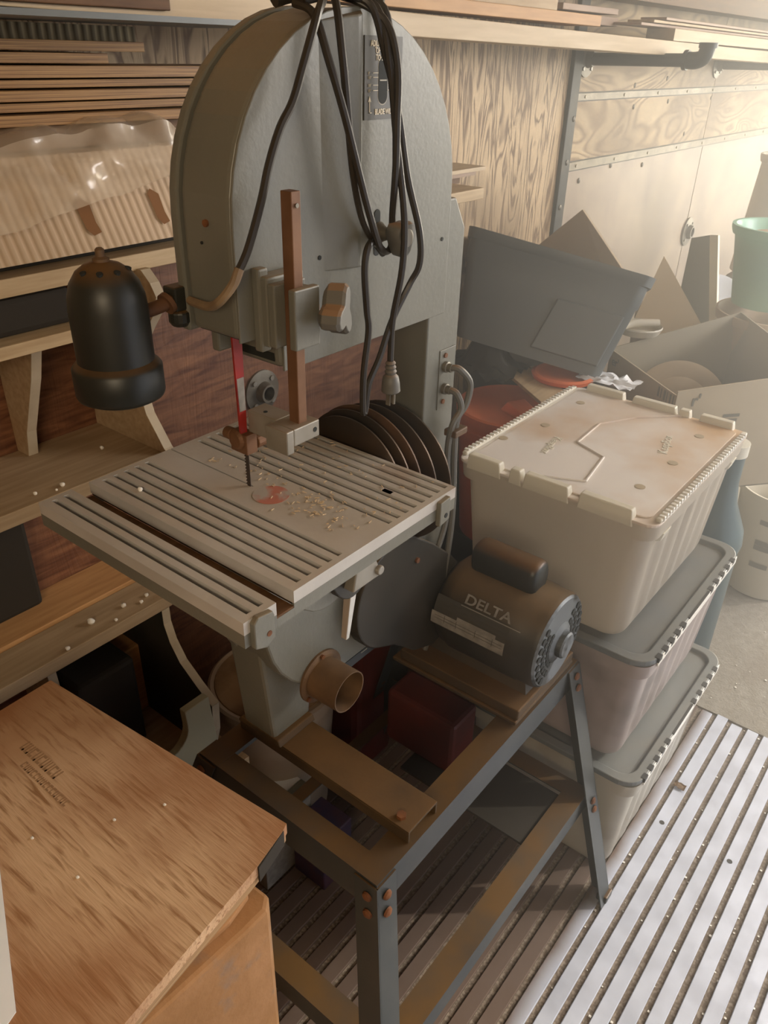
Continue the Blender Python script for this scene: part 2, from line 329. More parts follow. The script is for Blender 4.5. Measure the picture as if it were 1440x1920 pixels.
# ================================================================== SETTING
# metal deck with grooves running along the wall
bm = BM(); box(bm, -1.4, 2.0, -1.6, 1.945, -.06, -.008); struct('floor', bm, 'grit')
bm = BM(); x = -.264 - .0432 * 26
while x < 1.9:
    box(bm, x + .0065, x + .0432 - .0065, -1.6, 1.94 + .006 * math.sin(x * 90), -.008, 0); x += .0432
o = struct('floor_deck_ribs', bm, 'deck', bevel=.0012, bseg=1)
def unshift(o):
    for v in o.data.vertices: v.co = v.co + o.location
    o.location = (0, 0, 0)
unshift(o)
bm = BM(); box(bm, -1.4, 2.6, 1.945, 7, -.06, -.002); struct('floor_ground', bm, 'concrete')
bm = BM(); box(bm, -1.38, -1.31, -1.6, 2.6, -.05, 2.3); unshift(struct('wall_left', bm, 'wall_v'))
bm = BM(); box(bm, -1.38, -1.31, 2.6, 3.957, 1.32, 2.3); struct('wall_left_panel', bm, 'wall_h')
bm = BM(); box(bm, -1.38, -1.31, 3.962, 7, 1.32, 2.3); struct('wall_left_panel', bm, 'wall_h')
bm = BM(); box(bm, -1.38, -1.312, 2.6, 3.975, -.05, 1.32); struct('wall_left_lower', bm, 'wall_low')
bm = BM(); box(bm, -1.38, -1.312, 3.982, 7, -.05, 1.32); struct('wall_left_lower', bm, 'wall_low')
bm = BM(); box(bm, -1.42, -1.38, -1.6, 7, -.05, 2.3); struct('wall_left_skin', bm, 'dark')
bm = BM(); box(bm, -1.42, 1.7, -1.64, -1.6, -.05, 2.3); struct('wall_back', bm, 'wood_brown')
bm = BM(); box(bm, 1.6, 1.64, -1.6, .9, -.05, 2.3); struct('wall_right', bm, 'wood_brown')
bm = BM(); box(bm, -1.42, 1.7, -1.64, 7, 2.3, 2.34); struct('ceiling', bm, 'wood_pale')
bm = BM(); box(bm, -1.312, -1.296, 2.575, 2.635, 0, 1.9)
struct('trim_1', bm, 'post', bevel=.003)
for i, (z0, z1) in enumerate(((1.522, 1.542), (1.310, 1.335))):
    bm = BM(); box(bm, -1.312, -1.305, 2.61, 6.9, z0, z1)
    for k in range(14):
        y = 2.7 + k * .31; cyl(bm, (-1.306, y, (z0 + z1) / 2), (-1.302, y, (z0 + z1) / 2), .005, seg=8)
    struct('trim_%d' % (i + 2), bm, 'strip')
    bm = BM(); box(bm, -1.3125, -1.3085, 2.61, 6.9, z0 - .004, z1 + .004); struct('trim_%d' % (i + 4), bm, 'post')  # dark backing imitates the shadow edges along the steel strip
for k, (y, z) in enumerate([(2.62, 1.47), (2.61, 1.34), (2.6, 1.2), (2.68, 1.10), (2.75, 1.27), (3.1, 1.56), (3.12, 1.49), (3.4, 1.58), (3.45, 1.50), (3.95, 1.50), (3.96, 1.585), (3.3, 1.28), (3.0, 1.30), (3.7, 1.37)]):
    bm = BM(); lathe(bm, (-1.312 if y > 2.64 else -1.297, y, z), (1, 0, 0), [(.009, 0), (.009, .003), (.003, .006)], 10)
    tag(O('wall_bolt', bm, 'galv'), 'small round bolt head in the plywood wall beyond the dark post' if y > 2.64 else 'bolt head on the dark wall post', 'bolt', 'wall bolts' if y > 2.64 else 'post bolts')

# ================================================================== BAND SAW
saw = thing('band_saw', (-.705, .785, .65), 'grey band saw with arched wheel housing and slotted square table', 'band saw')
cy, r = .7835, .2035
def arch(y0, y1, zc, zb, k=24, inset=0.):
    rr = r - inset
    return [(cy + rr * math.cos(math.pi * i / k), zc + rr * math.sin(math.pi * i / k)) for i in range(k + 1)]
# upper housing: left part (bottom 1.36) + lower box (bottom 1.31)
zc = 1.4865
A = arch(0, 0, zc, 0)
poly = A + [(cy - r, 1.36), (.640, 1.36), (.644, 1.31), (cy + r, 1.31)]
bm = BM(); prism(bm, poly, 0, -.748, -.665)
O('wheel_housing', bm, 'saw', saw, bevel=.008, bseg=3)
hs = saw
bm = BM(); A2 = [(cy + (y - cy) * 1.012, zc + (z - zc) * 1.012) for y, z in A]
prism(bm, A2 + [(A2[-1][0], 1.355), (.62, 1.355), (.62, 1.318), (A2[0][0], 1.318)], 0, -.764, -.750)
O('cover_door', bm, 'saw', saw, bevel=.003)
bm = BM(); A3 = [(cy + (y - cy) * 1.006, zc + (z - zc) * 1.006) for y, z in A]
prism(bm, A3 + [(A3[-1][0], 1.358), (.646, 1.358), (.646, 1.307), (A3[0][0], 1.307)], 0, -.6655, -.662)
O('front_plate', bm, 'saw', saw, bevel=.0012)
bm = BM(); box(bm, -.742, -.675, .6425, .6432, 1.318, 1.352); O('blade_opening', bm, 'saw_dark', saw)
bm = BM(); box(bm, -.742, -.672, .588, .640, 1.3585, 1.3595); O('housing_underside', bm, 'saw_dark', saw)
# raised wedge rib on the front
bm = BM(); hexa(bm, [(-.663, .716, 1.415), (-.663, .789, 1.411), (-.651, .777, 1.413), (-.651, .771, 1.414), (-.663, .712, 1.675), (-.663, .788, 1.688), (-.651, .777, 1.684), (-.651, .770, 1.682)])
O('tension_cover', bm, 'saw', saw, bevel=.0015)
# tension label
bm = BM(); box(bm, -.662, -.6605, .792, .862, 1.578, 1.664); lab = O('tension_label', bm, 'labelplate', saw)
bm = BM(); pts = [( .8255 + .0085 * math.cos(t), 1.634 + .0085 * math.sin(t)) for t in [math.pi * i / 10 for i in range(11)]] + [(.8255 + .0085 * math.cos(t), 1.603 + .0085 * math.sin(t)) for t in [math.pi + math.pi * i / 10 for i in range(11)]]
prism(bm, pts, 0, -.6603, -.6600); O('scale_window', bm, 'saw_dark', lab)
bm = BM(); prism(bm, [((y - .8255) * 1.13 + .8255, (z - 1.6185) * 1.06 + 1.6185) for y, z in pts], 0, -.6604, -.66035); O('window_rim', bm, 'white_dim', lab)
bm = BM(); box(bm, -.6599, -.6595, .819, .832, 1.6185, 1.620); O('scale_pointer', bm, 'white_dim', lab)
for s, z, y in (('ADJUST TENSION', 1.6535, .8265), ('OF BLADE', 1.6465, .8255), ('TO SCALE', 1.6395, .8255)):
    text('label_text', s, (-.6602, y, z), .0085, lab, 'white', sx=.72, align='CENTER')
text('label_text', 'BLADE WIDTH', (-.6602, .8315, 1.5835), .0085, lab, 'white', sx=.72, align='CENTER')
bm = BM()
for z in (1.6265, 1.622, 1.614, 1.6085):
    box(bm, -.6602, -.6598, .807, .8165, z, z + .0007); box(bm, -.6602, -.6598, .8345, .843, z, z + .0007)
box(bm, -.6602, -.6598, .8005, .8015, 1.585, 1.598); box(bm, -.6602, -.6598, .8005, .805, 1.585, 1.586)
prism(bm, [(.7985, 1.597), (.8035, 1.597), (.801, 1.603)], 0, -.6602, -.6598)
O('scale_marks', bm, 'white', lab)
for s, z in (('0"', 1.625), ('1/8"', 1.6205), ('3/8"', 1.6125), ('1/2"', 1.607)): text('label_text', s, (-.6602, .798, z), .0045, lab, 'white_dim', sx=.8)
# slot, screws, holes
bm = BM(); prism(bm, [(.821 + .0058 * math.cos(t) , 1.470 + .0058 * math.sin(t)) for t in [math.pi * i / 8 for i in range(9)]] + [(.821 + .0058 * math.cos(t), 1.424 + .0058 * math.sin(t)) for t in [math.pi + math.pi * i / 8 for i in range(9)]], 0, -.662, -.6612)
O('knob_slot', bm, 'saw_dark', saw)
for y, z in ((.970, 1.418), (.712, 1.433)):
    bm = BM(); cyl(bm, (-.662, y, z), (-.6610, y, z), .0028, seg=12); O('screw_hole', bm, 'saw_dark', saw)
bm = BM(); cyl(bm, (-.705, .580, 1.484), (-.705, .577, 1.484), .004, seg=12); O('side_screw', bm, 'bolt', saw)
bm = BM(); cyl(bm, (-.715, .580, 1.462), (-.715, .5785, 1.462), .0018, seg=8); O('side_hole', bm, 'saw_dark', saw)
# tension / tracking knob
bm = BM(); lathe(bm, (-.663, .823, 1.447), (1, 0, 0), [(.012, 0), (.014, .004), (.010, .010), (.007, .018), (.007, .024)], 20); O('knob_shaft', bm, 'galv', saw, smooth=True)
def starknob(name, c, rad, ln, parent, m, sy=1.15):
    bm = BM(); rings = []
    for h, k in ((0, .6), (ln * .25, .95), (ln * .8, 1.0), (ln, .86)):
        ring = []
        for i in range(36):
            t = 2 * math.pi * i / 36; rr = rad * k * (.86 + .14 * math.cos(3 * t))
            ring.append(bm.verts.new(V((c[0] + h, c[1] + rr * math.cos(t + .5), c[2] + rr * sy * math.sin(t + .5)))))
        rings.append(ring)
    for a, b in zip(rings, rings[1:]):
        for i in range(36): bm.faces.new((a[i], a[(i + 1) % 36], b[(i + 1) % 36], b[i]))
    bm.faces.new(rings[0][::-1]); bm.faces.new(rings[-1]); return O(name, bm, m, parent, smooth=True)
k1 = starknob('tension_knob', (-.640, .823, 1.447), .021, .026, saw, 'knob', 1.2)
bm = BM(); lathe(bm, (-.6138, .823, 1.447), (1, 0, 0), [(.011, 0), (.011, .0012), (.009, .0016)], 24); O('knob_cap', bm, 'alu', k1)
# guide bracket
bm = BM(); box(bm, -.663, -.640, .603, .662, 1.352, 1.432); box(bm, -.663, -.650, .600, .616, 1.345, 1.44)
br = O('guide_bracket', bm, 'saw', saw, bevel=.003)
bm = BM(); box(bm, -.6395, -.6285, .602, .652, 1.354, 1.426); box(bm, -.6275, -.6125, .632, .644, 1.358, 1.422); box(bm, -.6115, -.601, .606, .646, 1.356, 1.424)
O('post_clamp', bm, 'saw', saw, bevel=.002)
bm = BM(); box(bm, -.628, -.612, .617, .631, 1.258, 1.522); po = O('guide_post', bm, 'rust_steel', saw, bevel=.001)
bm = BM(); cyl(bm, (-.611, .624, 1.508), (-.610, .624, 1.508), .0025, seg=10); O('post_hole', bm, 'galv', po)
bm = BM(); cyl(bm, (-.618, .640, 1.394), (-.606, .650, 1.394), .007, seg=16); O('clamp_shaft', bm, 'bolt', saw)
# clamp knob: chunky three-lobed wedge
kb = BM(); d = V((.9, .42, .0)).normalized(); d, u, v = frame(d); rings = []
for h, k in ((0, .7), (.006, 1.), (.024, 1.02), (.028, .9)):
    rings.append([kb.verts.new(V((-.598, .648, 1.394)) + d * h + (u * math.cos(t + .4) + v * math.sin(t + .4) * 1.1) * (.030 * k * (.72 + .28 * math.cos(3 * t + .6)))) for t in [2 * math.pi * i / 24 for i in range(24)]])
for a, b in zip(rings, rings[1:]):
    for i in range(24): kb.faces.new((a[i], a[(i + 1) % 24], b[(i + 1) % 24], b[i]))
kb.faces.new(rings[0][::-1]); kb.faces.new(rings[-1]); O('clamp_knob', kb, 'knob', saw, bevel=.001)
# blade guard, blade, guides
bm = BM(); hexa(bm, [(-.694, .594, 1.222), (-.691, .594, 1.222), (-.691, .604, 1.222), (-.694, .604, 1.222), (-.694, .591, 1.40), (-.691, .591, 1.40), (-.691, .607, 1.40), (-.694, .607, 1.40)])
g = O('blade_guard', bm, 'red', saw)
bm = BM(); hexa(bm, [(-.6909, .5945, 1.262), (-.6906, .5945, 1.262), (-.6906, .6043, 1.262), (-.6909, .6043, 1.262), (-.6909, .5935, 1.305), (-.6906, .5935, 1.305), (-.6906, .6047, 1.305), (-.6909, .6047, 1.305)]); O('guard_sticker', bm, 'silver', g)
bm = BM(); n = 60
for i in range(n):
    z0 = 1.12 + i * .0045; xt = -.7045
    box(bm, -.7025, -.6965, .6083, .6091, z0, z0 + .0045)
    prism(bm, [(-.7025, z0), (-.7050, z0 + .0006), (-.7025, z0 + .0035)], 1, .6083, .6091)
O('saw_blade', bm, 'steel', saw)
bm = BM()
lathe(bm, (-.700, .590, 1.222), (0, 1, 0), [(.010, 0), (.014, .003), (.014, .013), (.009, .017)], 18)
box(bm, -.712, -.682, .594, .612, 1.205, 1.232); cyl(bm, (-.718, .594, 1.228), (-.706, .594, 1.228), .008); cyl(bm, (-.700, .622, 1.236), (-.690, .634, 1.236), .012)
lathe(bm, (-.690, .615, 1.215), (0, 1, 0), [(.009, 0), (.009, .02)], 14)
O('lower_blade_guide', bm, 'rust_steel', saw, bevel=.001)
bm = BM(); box(bm, -.690, -.640, .606, .636, 1.232, 1.262); box(bm, -.640, -.604, .588, .600, 1.232, 1.262)
box(bm, -.640, -.604, .60, .644, 1.240, 1.262)
gb = O('guide_block', bm, 'alu', saw, bevel=.0015)
bm = BM(); cyl(bm, (-.668, .616, 1.262), (-.668, .616, 1.2625), .0028, seg=12); cyl(bm, (-.604, .636, 1.251), (-.6035, .636, 1.251), .0032, seg=12); O('block_hole', bm, 'saw_dark', gb)
# ---- table
TX0, TX1, TY0, TY1, TZ = -.866, -.491, .406, .786, 1.15
sl = [.4223, .4388, .4955, .5122, .5293, .5466, .5635, .6568, .6740, .6912, .7084, .7256, .7425, .7597, .7767]
hw = .0038
seam = .6110
edges = sorted(sl)
bm = BM()
fl0, fl1 = .452, .478               # mitre channel between the two slot banks
ys = [TY0] + [e for s in sl for e in (s - hw, s + hw)] + [TY1]
strips = []
for i in range(0, len(ys), 2):
    a, b = ys[i], ys[i + 1]
    if a < fl0 and b > fl1: strips += [(a, fl0), (fl1, b)]
    elif a < seam < b: strips += [(a, seam - .0012), (seam + .0012, b)]
    else: strips.append((a, b))
for a, b in strips: box(bm, TX0 + .009, TX1 - .009, a, b, TZ - .016, TZ)
for a, b in ((TY0, fl0), (fl1, seam - .0012), (seam + .0012, TY1)):
    box(bm, TX0, TX0 + .009, a, b, TZ - .016, TZ)
for a, b in ((TY0, fl0), (fl1, TY1)): box(bm, TX1 - .009, TX1, a, b, TZ - .016, TZ)
box(bm, -.695, TX1 - .009, seam - .0013, seam + .0013, TZ - .016, TZ)
box(bm, -.560, -.545, .7075 + .005, .7255 - .005, TZ - .016, TZ)
O('table_top', bm, 'table', saw)
bm = BM(); box(bm, TX0 + .003, TX1 - .003, TY0 + .002, fl0, TZ - .0185, TZ - .0161); box(bm, TX0 + .003, TX1 - .003, fl1, TY1 - .002, TZ - .0185, TZ - .0161); O('slot_floor', bm, 'slot', saw)
bm = BM(); box(bm, TX0 + .003, TX1 - .0005, fl0 + .0002, fl1 - .0002, TZ - .0215, TZ - .0192); O('mitre_channel', bm, 'wood_brown', saw)
bm = BM(); zs = TZ - .0162
for y0, y1 in ((TY0, TY0 + .005), (TY1 - .005, TY1)): box(bm, TX0, TX1, y0, y1, TZ - .033, zs)
box(bm, TX1 - .005, TX1, fl1, TY1 - .0051, TZ - .033, zs); box(bm, TX1 - .005, TX1, TY0 + .0051, fl0, TZ - .033, zs); box(bm, TX1 - .005, TX1, fl0 + .0001, fl1 - .0001, TZ - .033, TZ - .0216)
box(bm, TX0, TX0 + .005, TY0 + .0051, TY1 - .0051, TZ - .033, TZ - .0217)
for y in (.52, .60, .70): box(bm, TX0 + .02, TX1 - .02, y, y + .006, TZ - .033, TZ - .0187)
O('table_skirt', bm, 'saw', saw)
# corner lugs
bm = BM(); prism(bm, [(.414, 1.146), (.420, 1.152), (.441, 1.149), (.443, 1.143), (.443, 1.114), (.430, 1.107), (.414, 1.114)], 0, -.492, -.484); lg = O('fence_lug', bm, 'saw', saw, bevel=.0015)
bm = BM(); cyl(bm, (-.484, .434, 1.124), (-.4835, .434, 1.124), .0035, seg=14); O('lug_hole', bm, 'bolt', lg)
bm = BM(); prism(bm, [(.743, 1.145), (.765, 1.147), (.765, 1.113), (.743, 1.109)], 0, -.492, -.484); lg = O('fence_lug', bm, 'saw', saw, bevel=.0015)
bm = BM(); cyl(bm, (-.484, .756, 1.122), (-.4835, .756, 1.122), .0035, seg=14); O('lug_hole', bm, 'saw_dark', lg)
bm = BM(); lathe(bm, (-.66, .610, 1.1502), (0, 0, 1), [(.024, 0), (.024, .0004)], 40)
O('table_insert', bm, mat('red stained insert', (.46, .16, .11), .5, c2=(.40, .35, .30), scale=30, lo=.45, hi=.6), saw)
# trunnion and under-table casting
bm = BM(); pts = [(.545, 1.118)] + [(.625 + .082 * math.cos(t), 1.118 + .115 * math.sin(t)) for t in [math.pi + math.pi * i / 16 for i in range(17)]]
prism(bm, pts, 0, -.66, -.575); O('trunnion', bm, 'saw', saw, bevel=.002)
bm = BM(); pts = [(.66 + .05 * math.cos(t), 1.09 + .085 * math.sin(t)) for t in [math.pi + math.pi * i / 16 for i in range(17)]]
prism(bm, pts, 0, -.60, -.562); O('trunnion_shoe', bm, 'motor', saw, bevel=.002)
bm = BM(); box(bm, -.70, -.60, .52, .72, 1.105, 1.117); O('table_mount', bm, 'motor', saw, bevel=.002)
# tilt clamp lever
bm = BM(); hexa(bm, [(-.575, .648, .935), (-.565, .648, .935), (-.565, .655, .935), (-.575, .655, .935), (-.577, .660, 1.045), (-.563, .660, 1.045), (-.563, .676, 1.045), (-.577, .676, 1.045)])
lv = O('clamp_lever', bm, 'bright', saw, bevel=.001)
bm = BM(); hexa(bm, [(-.575, .640, 1.03), (-.545, .640, 1.03), (-.545, .700, 1.03), (-.575, .700, 1.03), (-.57, .655, 1.068), (-.55, .655, 1.068), (-.55, .69, 1.064), (-.57, .69, 1.064)]); cyl(bm, (-.549, .694, 1.04), (-.541, .694, 1.04), .007)
O('lever_hub', bm, 'alu', lv, bevel=.002)
# lower wheel housing and pedestal
zl = .935
pts = [(cy + .196 * math.cos(t), zl + .196 * math.sin(t)) for t in [math.radians(a) for a in range(20, 241, 10)]]
pts = [(cy + .196, zl - .03)] + pts + [(.735, .742), (.905, .742), (cy + .196, .85)]
bm = BM(); prism(bm, pts, 0, -.745, -.665); lh = O('lower_housing', bm, 'saw', saw, bevel=.004)
bm = BM(); prism(bm, [(cy + (y - cy) * 1.02, zl + (z - zl) * 1.01) for y, z in pts], 0, -.764, -.747); O('lower_cover_door', bm, 'saw', saw, bevel=.003)
bm = BM(); box(bm, -.665, -.664, .715, .892, .744, .762); pl = O('maker_plate', bm, 'blacklabel', saw)
for yy, zz_, ll in ((.728, .757, .030), (.735, .7525, .024), (.740, .748, .012), (.80, .757, .016)):
    bm = BM(); box(bm, -.6639, -.6637, yy, yy + ll, zz_, zz_ + .0018); O('plate_marks', bm, 'white_dim', pl)
bm = BM(); hexa(bm, [(-.785, .634, .65), (-.712, .634, .65), (-.712, .72, .65), (-.785, .72, .65), (-.762, .593, .92), (-.690, .593, .92), (-.690, .72, .92), (-.762, .72, .92)])
O('pedestal', bm, 'saw', saw, bevel=.006)
bm = BM(); hexa(bm, [(-.798, .630, .646), (-.695, .630, .646), (-.695, .716, .646), (-.798, .716, .646), (-.792, .632, .656), (-.702, .632, .656), (-.702, .716, .656), (-.792, .716, .656)])
O('pedestal_foot', bm, 'channel', saw, bevel=.002)
# dust port
bm = BM(); lathe(bm, (-.665, .698, .778), (1, 0, 0), [(.047, 0), (.047, .004), (.040, .006)], 36); dp = O('port_flange', bm, 'rust_tube', saw)
bm = BM(); lathe(bm, (-.661, .698, .778), (1, .02, 0), [(.036, 0), (.0355, .058), (.0335, .058), (.0335, .004)], 40, caps=False)
O('dust_port', bm, 'rust_tube', saw, smooth=True)
bm = BM(); cyl(bm, (-.6605, .698, .778), (-.660, .698, .778), .0335, seg=32); O('port_inside', bm, 'slot', dp)
for a in (215, 330, 90):
    bm = BM(); cyl(bm, (-.660, .698 + .0415 * math.cos(math.radians(a)), .778 + .0415 * math.sin(math.radians(a))), (-.656, .698 + .0415 * math.cos(math.radians(a)), .778 + .0415 * math.sin(math.radians(a))), .004, seg=10); O('port_screw', bm, 'bolt', dp)
# column
bm = BM(); prism(bm, [(.952, .88), (1.036, .86), (1.036, 1.425), (1.008, 1.47), (.952, 1.47)], 0, -.742, -.666)
O('column', bm, 'saw', saw, bevel=.003)
bm = BM(); box(bm, -.666, -.6645, .988, 1.032, 1.146, 1.246); sp = O('switch_plate', bm, 'saw', saw, bevel=.001)
for z in (1.236, 1.158):
    bm = BM(); cyl(bm, (-.6645, 1.002, z), (-.662, 1.002, z), .004, seg=12); O('plate_screw', bm, 'bolt', sp)
for z in (1.217, 1.180):
    bm = BM(); lathe(bm, (-.6645, 1.003, z), (1, 0, 0), [(.009, 0), (.009, .006), (.007, .007), (.007, .014)], 14); O('cable_gland', bm, 'galv', sp)
for nm, pp in (('upper', [(-.655, 1.003, 1.217), (-.640, 1.01, 1.216), (-.632, 1.030, 1.19), (-.633, 1.026, 1.155), (-.64, 1.012, 1.128), (-.64, 1.011, 1.07), (-.640, 1.02, .95), (-.64, 1.012, .85), (-.645, 1.0, .74), (-.65, .975, .66)]),
               ('lower', [(-.655, 1.003, 1.180), (-.640, 1.006, 1.176), (-.634, 1.012, 1.15), (-.638, .996, 1.125), (-.645, .998, 1.07), (-.645, 1.01, .95), (-.645, .985, .88)])):
    bm = BM(); tube(bm, pp, .0055); cb = O('switch_cable', bm, 'knob', saw, smooth=True)
bm = BM(); box(bm, -.652, -.628, .993, 1.028, 1.104, 1.116); O('cable_strap', bm, 'rust_tube', saw, bevel=.002)
# belt guard between saw and motor
def guard_prof():
    o = []
    for a in range(60, 271, 10): o.append((.858 + .102 * math.cos(math.radians(a)), .866 + .102 * math.sin(math.radians(a))))
    for a in range(-90, 61, 15): o.append((1.05 + .06 * math.cos(math.radians(a)), .76 + .07 * math.sin(math.radians(a)))) if False else None
    return o
gp = [(.858 + .102 * math.cos(math.radians(a)), .866 + .102 * math.sin(math.radians(a))) for a in range(65, 251, 10)]
gp += [(.86, .752), (.92, .70), (.98, .675), (1.06, .69), (1.09, .74), (1.075, .80), (1.02, .862), (.96, .915)]
bm = BM(); prism(bm, gp, 0, -.661, -.636); bg = O('belt_guard', bm, 'motor', saw, bevel=.003)
bm = BM(); cyl(bm, (-.636, .912, .905), (-.632, .912, .905), .005, seg=10); O('guard_screw', bm, 'bolt', bg)
bm = BM(); cyl(bm, (-.661, .858, .905), (-.6665, .858, .905), .03, seg=20); O('belt_shaft', bm, 'rust_steel', saw)
# rod that carries the spare discs
bm = BM(); cyl(bm, (-.70, .795, 1.068), (-.70, .953, 1.068), .008, seg=12); O('storage_rod', bm, 'rust_steel', saw)
# lamp
bm = BM(); R_ = .0425
lathe(bm, (-.765, .483, 1.300), (0, 0, 1), [(.041, -.004), (.0485, 0), (.050, .004), (.050, .034), (.047, .038), (R_, .042), (R_, .100), (R_ * .97, .114), (R_ * .87, .128), (R_ * .68, .140), (R_ * .45, .147), (R_ * .2, .150), (.006, .151)], 40)
lmp = O('lamp_shade', bm, 'black', saw, smooth=True)
bm = BM(); lathe(bm, (-.765, .483, 1.2955), (0, 0, 1), [(.040, 0), (.040, .0008)], 30); O('lamp_opening', bm, 'saw_dark', lmp)
bm = BM(); lathe(bm, (-.765, .483, 1.450), (0, 0, 1), [(.009, 0), (.009, .003), (.005, .005), (.005, .012), (.003, .014)], 14); O('lamp_finial', bm, 'rust_tube', lmp, smooth=True)
for a in (-80, -40, 0, 50):
    bm = BM(); t = math.radians(a); cyl(bm, (-.765 + .026 * math.cos(t), .483 + .026 * math.sin(t), 1.4405), (-.765 + .027 * math.cos(t), .483 + .027 * math.sin(t), 1.4435), .0035, seg=8); O('vent_hole', bm, 'saw_dark', lmp)
bm = BM(); tube(bm, [(-.765, .518, 1.385), (-.763, .545, 1.388), (-.762, .565, 1.392)], .008, 10); lathe(bm, (-.762, .556, 1.389), (0, 1, .4), [(.013, 0), (.013, .006)], 16)
O('lamp_arm', bm, 'rust_steel', saw, smooth=True)
bm = BM(); box(bm, -.774, -.752, .563, .590, 1.380, 1.408); lathe(bm, (-.762, .574, 1.366), (0, 0, 1), [(.009, -.006), (.013, 0), (.013, .012), (.009, .014)], 16)
O('lamp_knuckle', bm, 'black', saw, bevel=.002)

# ------------------------------------------------------------------ cords
lc = thing('lamp_cord', (-.64, .6, 1.43), 'thin brown lamp cord running down from the hood top to the tan sleeve', 'cord')
bm = BM(); tube(bm, [(-.70, .745, 1.70), (-.655, .717, 1.696), (-.638, .689, 1.678), (-.638, .668, 1.636), (-.638, .651, 1.603), (-.638, .631, 1.579), (-.638, .613, 1.546), (-.638, .599, 1.511), (-.638, .577, 1.467), (-.638, .562, 1.447)], .0044); O('cord_run', bm, 'cord', lc, smooth=True)
bm = BM(); tube(bm, [(-.638, .563, 1.449), (-.64, .555, 1.434), (-.655, .548, 1.415), (-.69, .560, 1.400), (-.735, .571, 1.396)], .0052); O('cord_sleeve', bm, 'sheath', lc, smooth=True)
pc = thing('power_cord', (-.63, .78, 1.24), 'long dark power cord draped in loops over the band saw hood and knob', 'cord')
for pts in ([(-.70, .76, 1.703), (-.65, .729, 1.697), (-.634, .723, 1.646), (-.634, .731, 1.596), (-.634, .742, 1.525), (-.636, .764, 1.469), (-.640, .803, 1.430), (-.645, .812, 1.427)],
            [(-.645, .812, 1.430), (-.632, .772, 1.446), (-.63, .759, 1.42), (-.63, .764, 1.366), (-.63, .768, 1.337), (-.63, .759, 1.282), (-.63, .758, 1.232), (-.63, .761, 1.225), (-.63, .764, 1.232), (-.63, .77, 1.264), (-.63, .792, 1.295), (-.63, .817, 1.34), (-.622, .843, 1.385), (-.61, .846, 1.412), (-.605, .836, 1.454), (-.62, .827, 1.517), (-.63, .816, 1.593), (-.64, .803, 1.647), (-.65, .789, 1.692), (-.68, .77, 1.703)],
            [(-.68, .70, 1.69), (-.655, .703, 1.68), (-.638, .708, 1.636), (-.63, .723, 1.586), (-.625, .742, 1.526), (-.622, .757, 1.483), (-.63, .790, 1.437), (-.64, .823, 1.432), (-.63, .812, 1.475), (-.62, .803, 1.530), (-.62, .803, 1.578), (-.625, .807, 1.637), (-.64, .799, 1.68), (-.68, .774, 1.702)],
            [(-.69, .775, 1.706), (-.648, .797, 1.690), (-.632, .803, 1.632), (-.625, .809, 1.561), (-.612, .812, 1.477), (-.612, .812, 1.413), (-.625, .812, 1.344), (-.63, .816, 1.299), (-.63, .816, 1.277)],
            [(-.69, .80, 1.706), (-.652, .815, 1.690), (-.645, .824, 1.632), (-.640, .826, 1.58), (-.636, .824, 1.51), (-.636, .820, 1.465)]):
    bm = BM(); tube(bm, pts, .0044); O('cord_loop', bm, 'cord', pc, smooth=True)
bm = BM(); tube(bm, [(-.70, .69, 1.696), (-.69, .72, 1.704), (-.685, .76, 1.709), (-.69, .80, 1.706), (-.66, .825, 1.70)], .011, 12); tube(bm, [(-.67, .70, 1.695), (-.66, .75, 1.704), (-.66, .80, 1.700)], .008, 10); O('cord_bundle', bm, 'cord', pc, smooth=True)
bm = BM(); lathe(bm, (-.63, .816, 1.284), (0, .06, -1), [(.005, 0), (.0075, .003), (.006, .006), (.008, .009), (.0065, .012), (.0085, .015), (.007, .019), (.011, .023), (.013, .034), (.0135, .044), (.011, .046)], 14)
pg = O('plug', bm, 'knob', pc, smooth=True)
bm = BM()
for dy in (-.005, .005): box(bm, -.6335, -.6265, .818 + dy - .0008, .818 + dy + .0008, 1.220, 1.238)
cyl(bm, (-.624, .818, 1.222), (-.624, .818, 1.238), .0022, seg=8); O('plug_prong', bm, 'galv', pg)

# ------------------------------------------------------------------ spare discs on the rod
dd = [(.802, -.692, 1.083, .102, 'disc', 'dark steel saw disc, nearest of the row behind the table'), (.826, -.698, 1.078, .108, 'disc', 'steel saw disc second in the row, with a worn grey edge'), (.848, -.700, 1.073, .113, 'disc_rust', 'orange rusty saw disc in the middle of the row behind the table'),
      (.885, -.704, 1.058, .118, 'disc', 'dark steel saw disc fourth in the row, ahead of the last one'), (.922, -.706, 1.047, .122, 'disc', 'tallest dark steel saw disc against the grey saw column')]
for y, x, z, rr, mm, lb in dd:
    t = thing('saw_disc', (x, y, z - rr), lb, 'disc', 'spare saw discs')
    bm = BM(); lathe(bm, (x, y - .002, z), (0, 1, 0), [(rr - .004, 0), (rr, .0015), (rr, .004), (rr - .004, .0055)], 64); O('disc_plate', bm, mm, t, smooth=True)
    bm = BM(); lathe(bm, (x, y - .004, z), (0, 1, 0), [(.035, 0), (.035, .002)], 30); O('disc_hub', bm, 'galv', t)

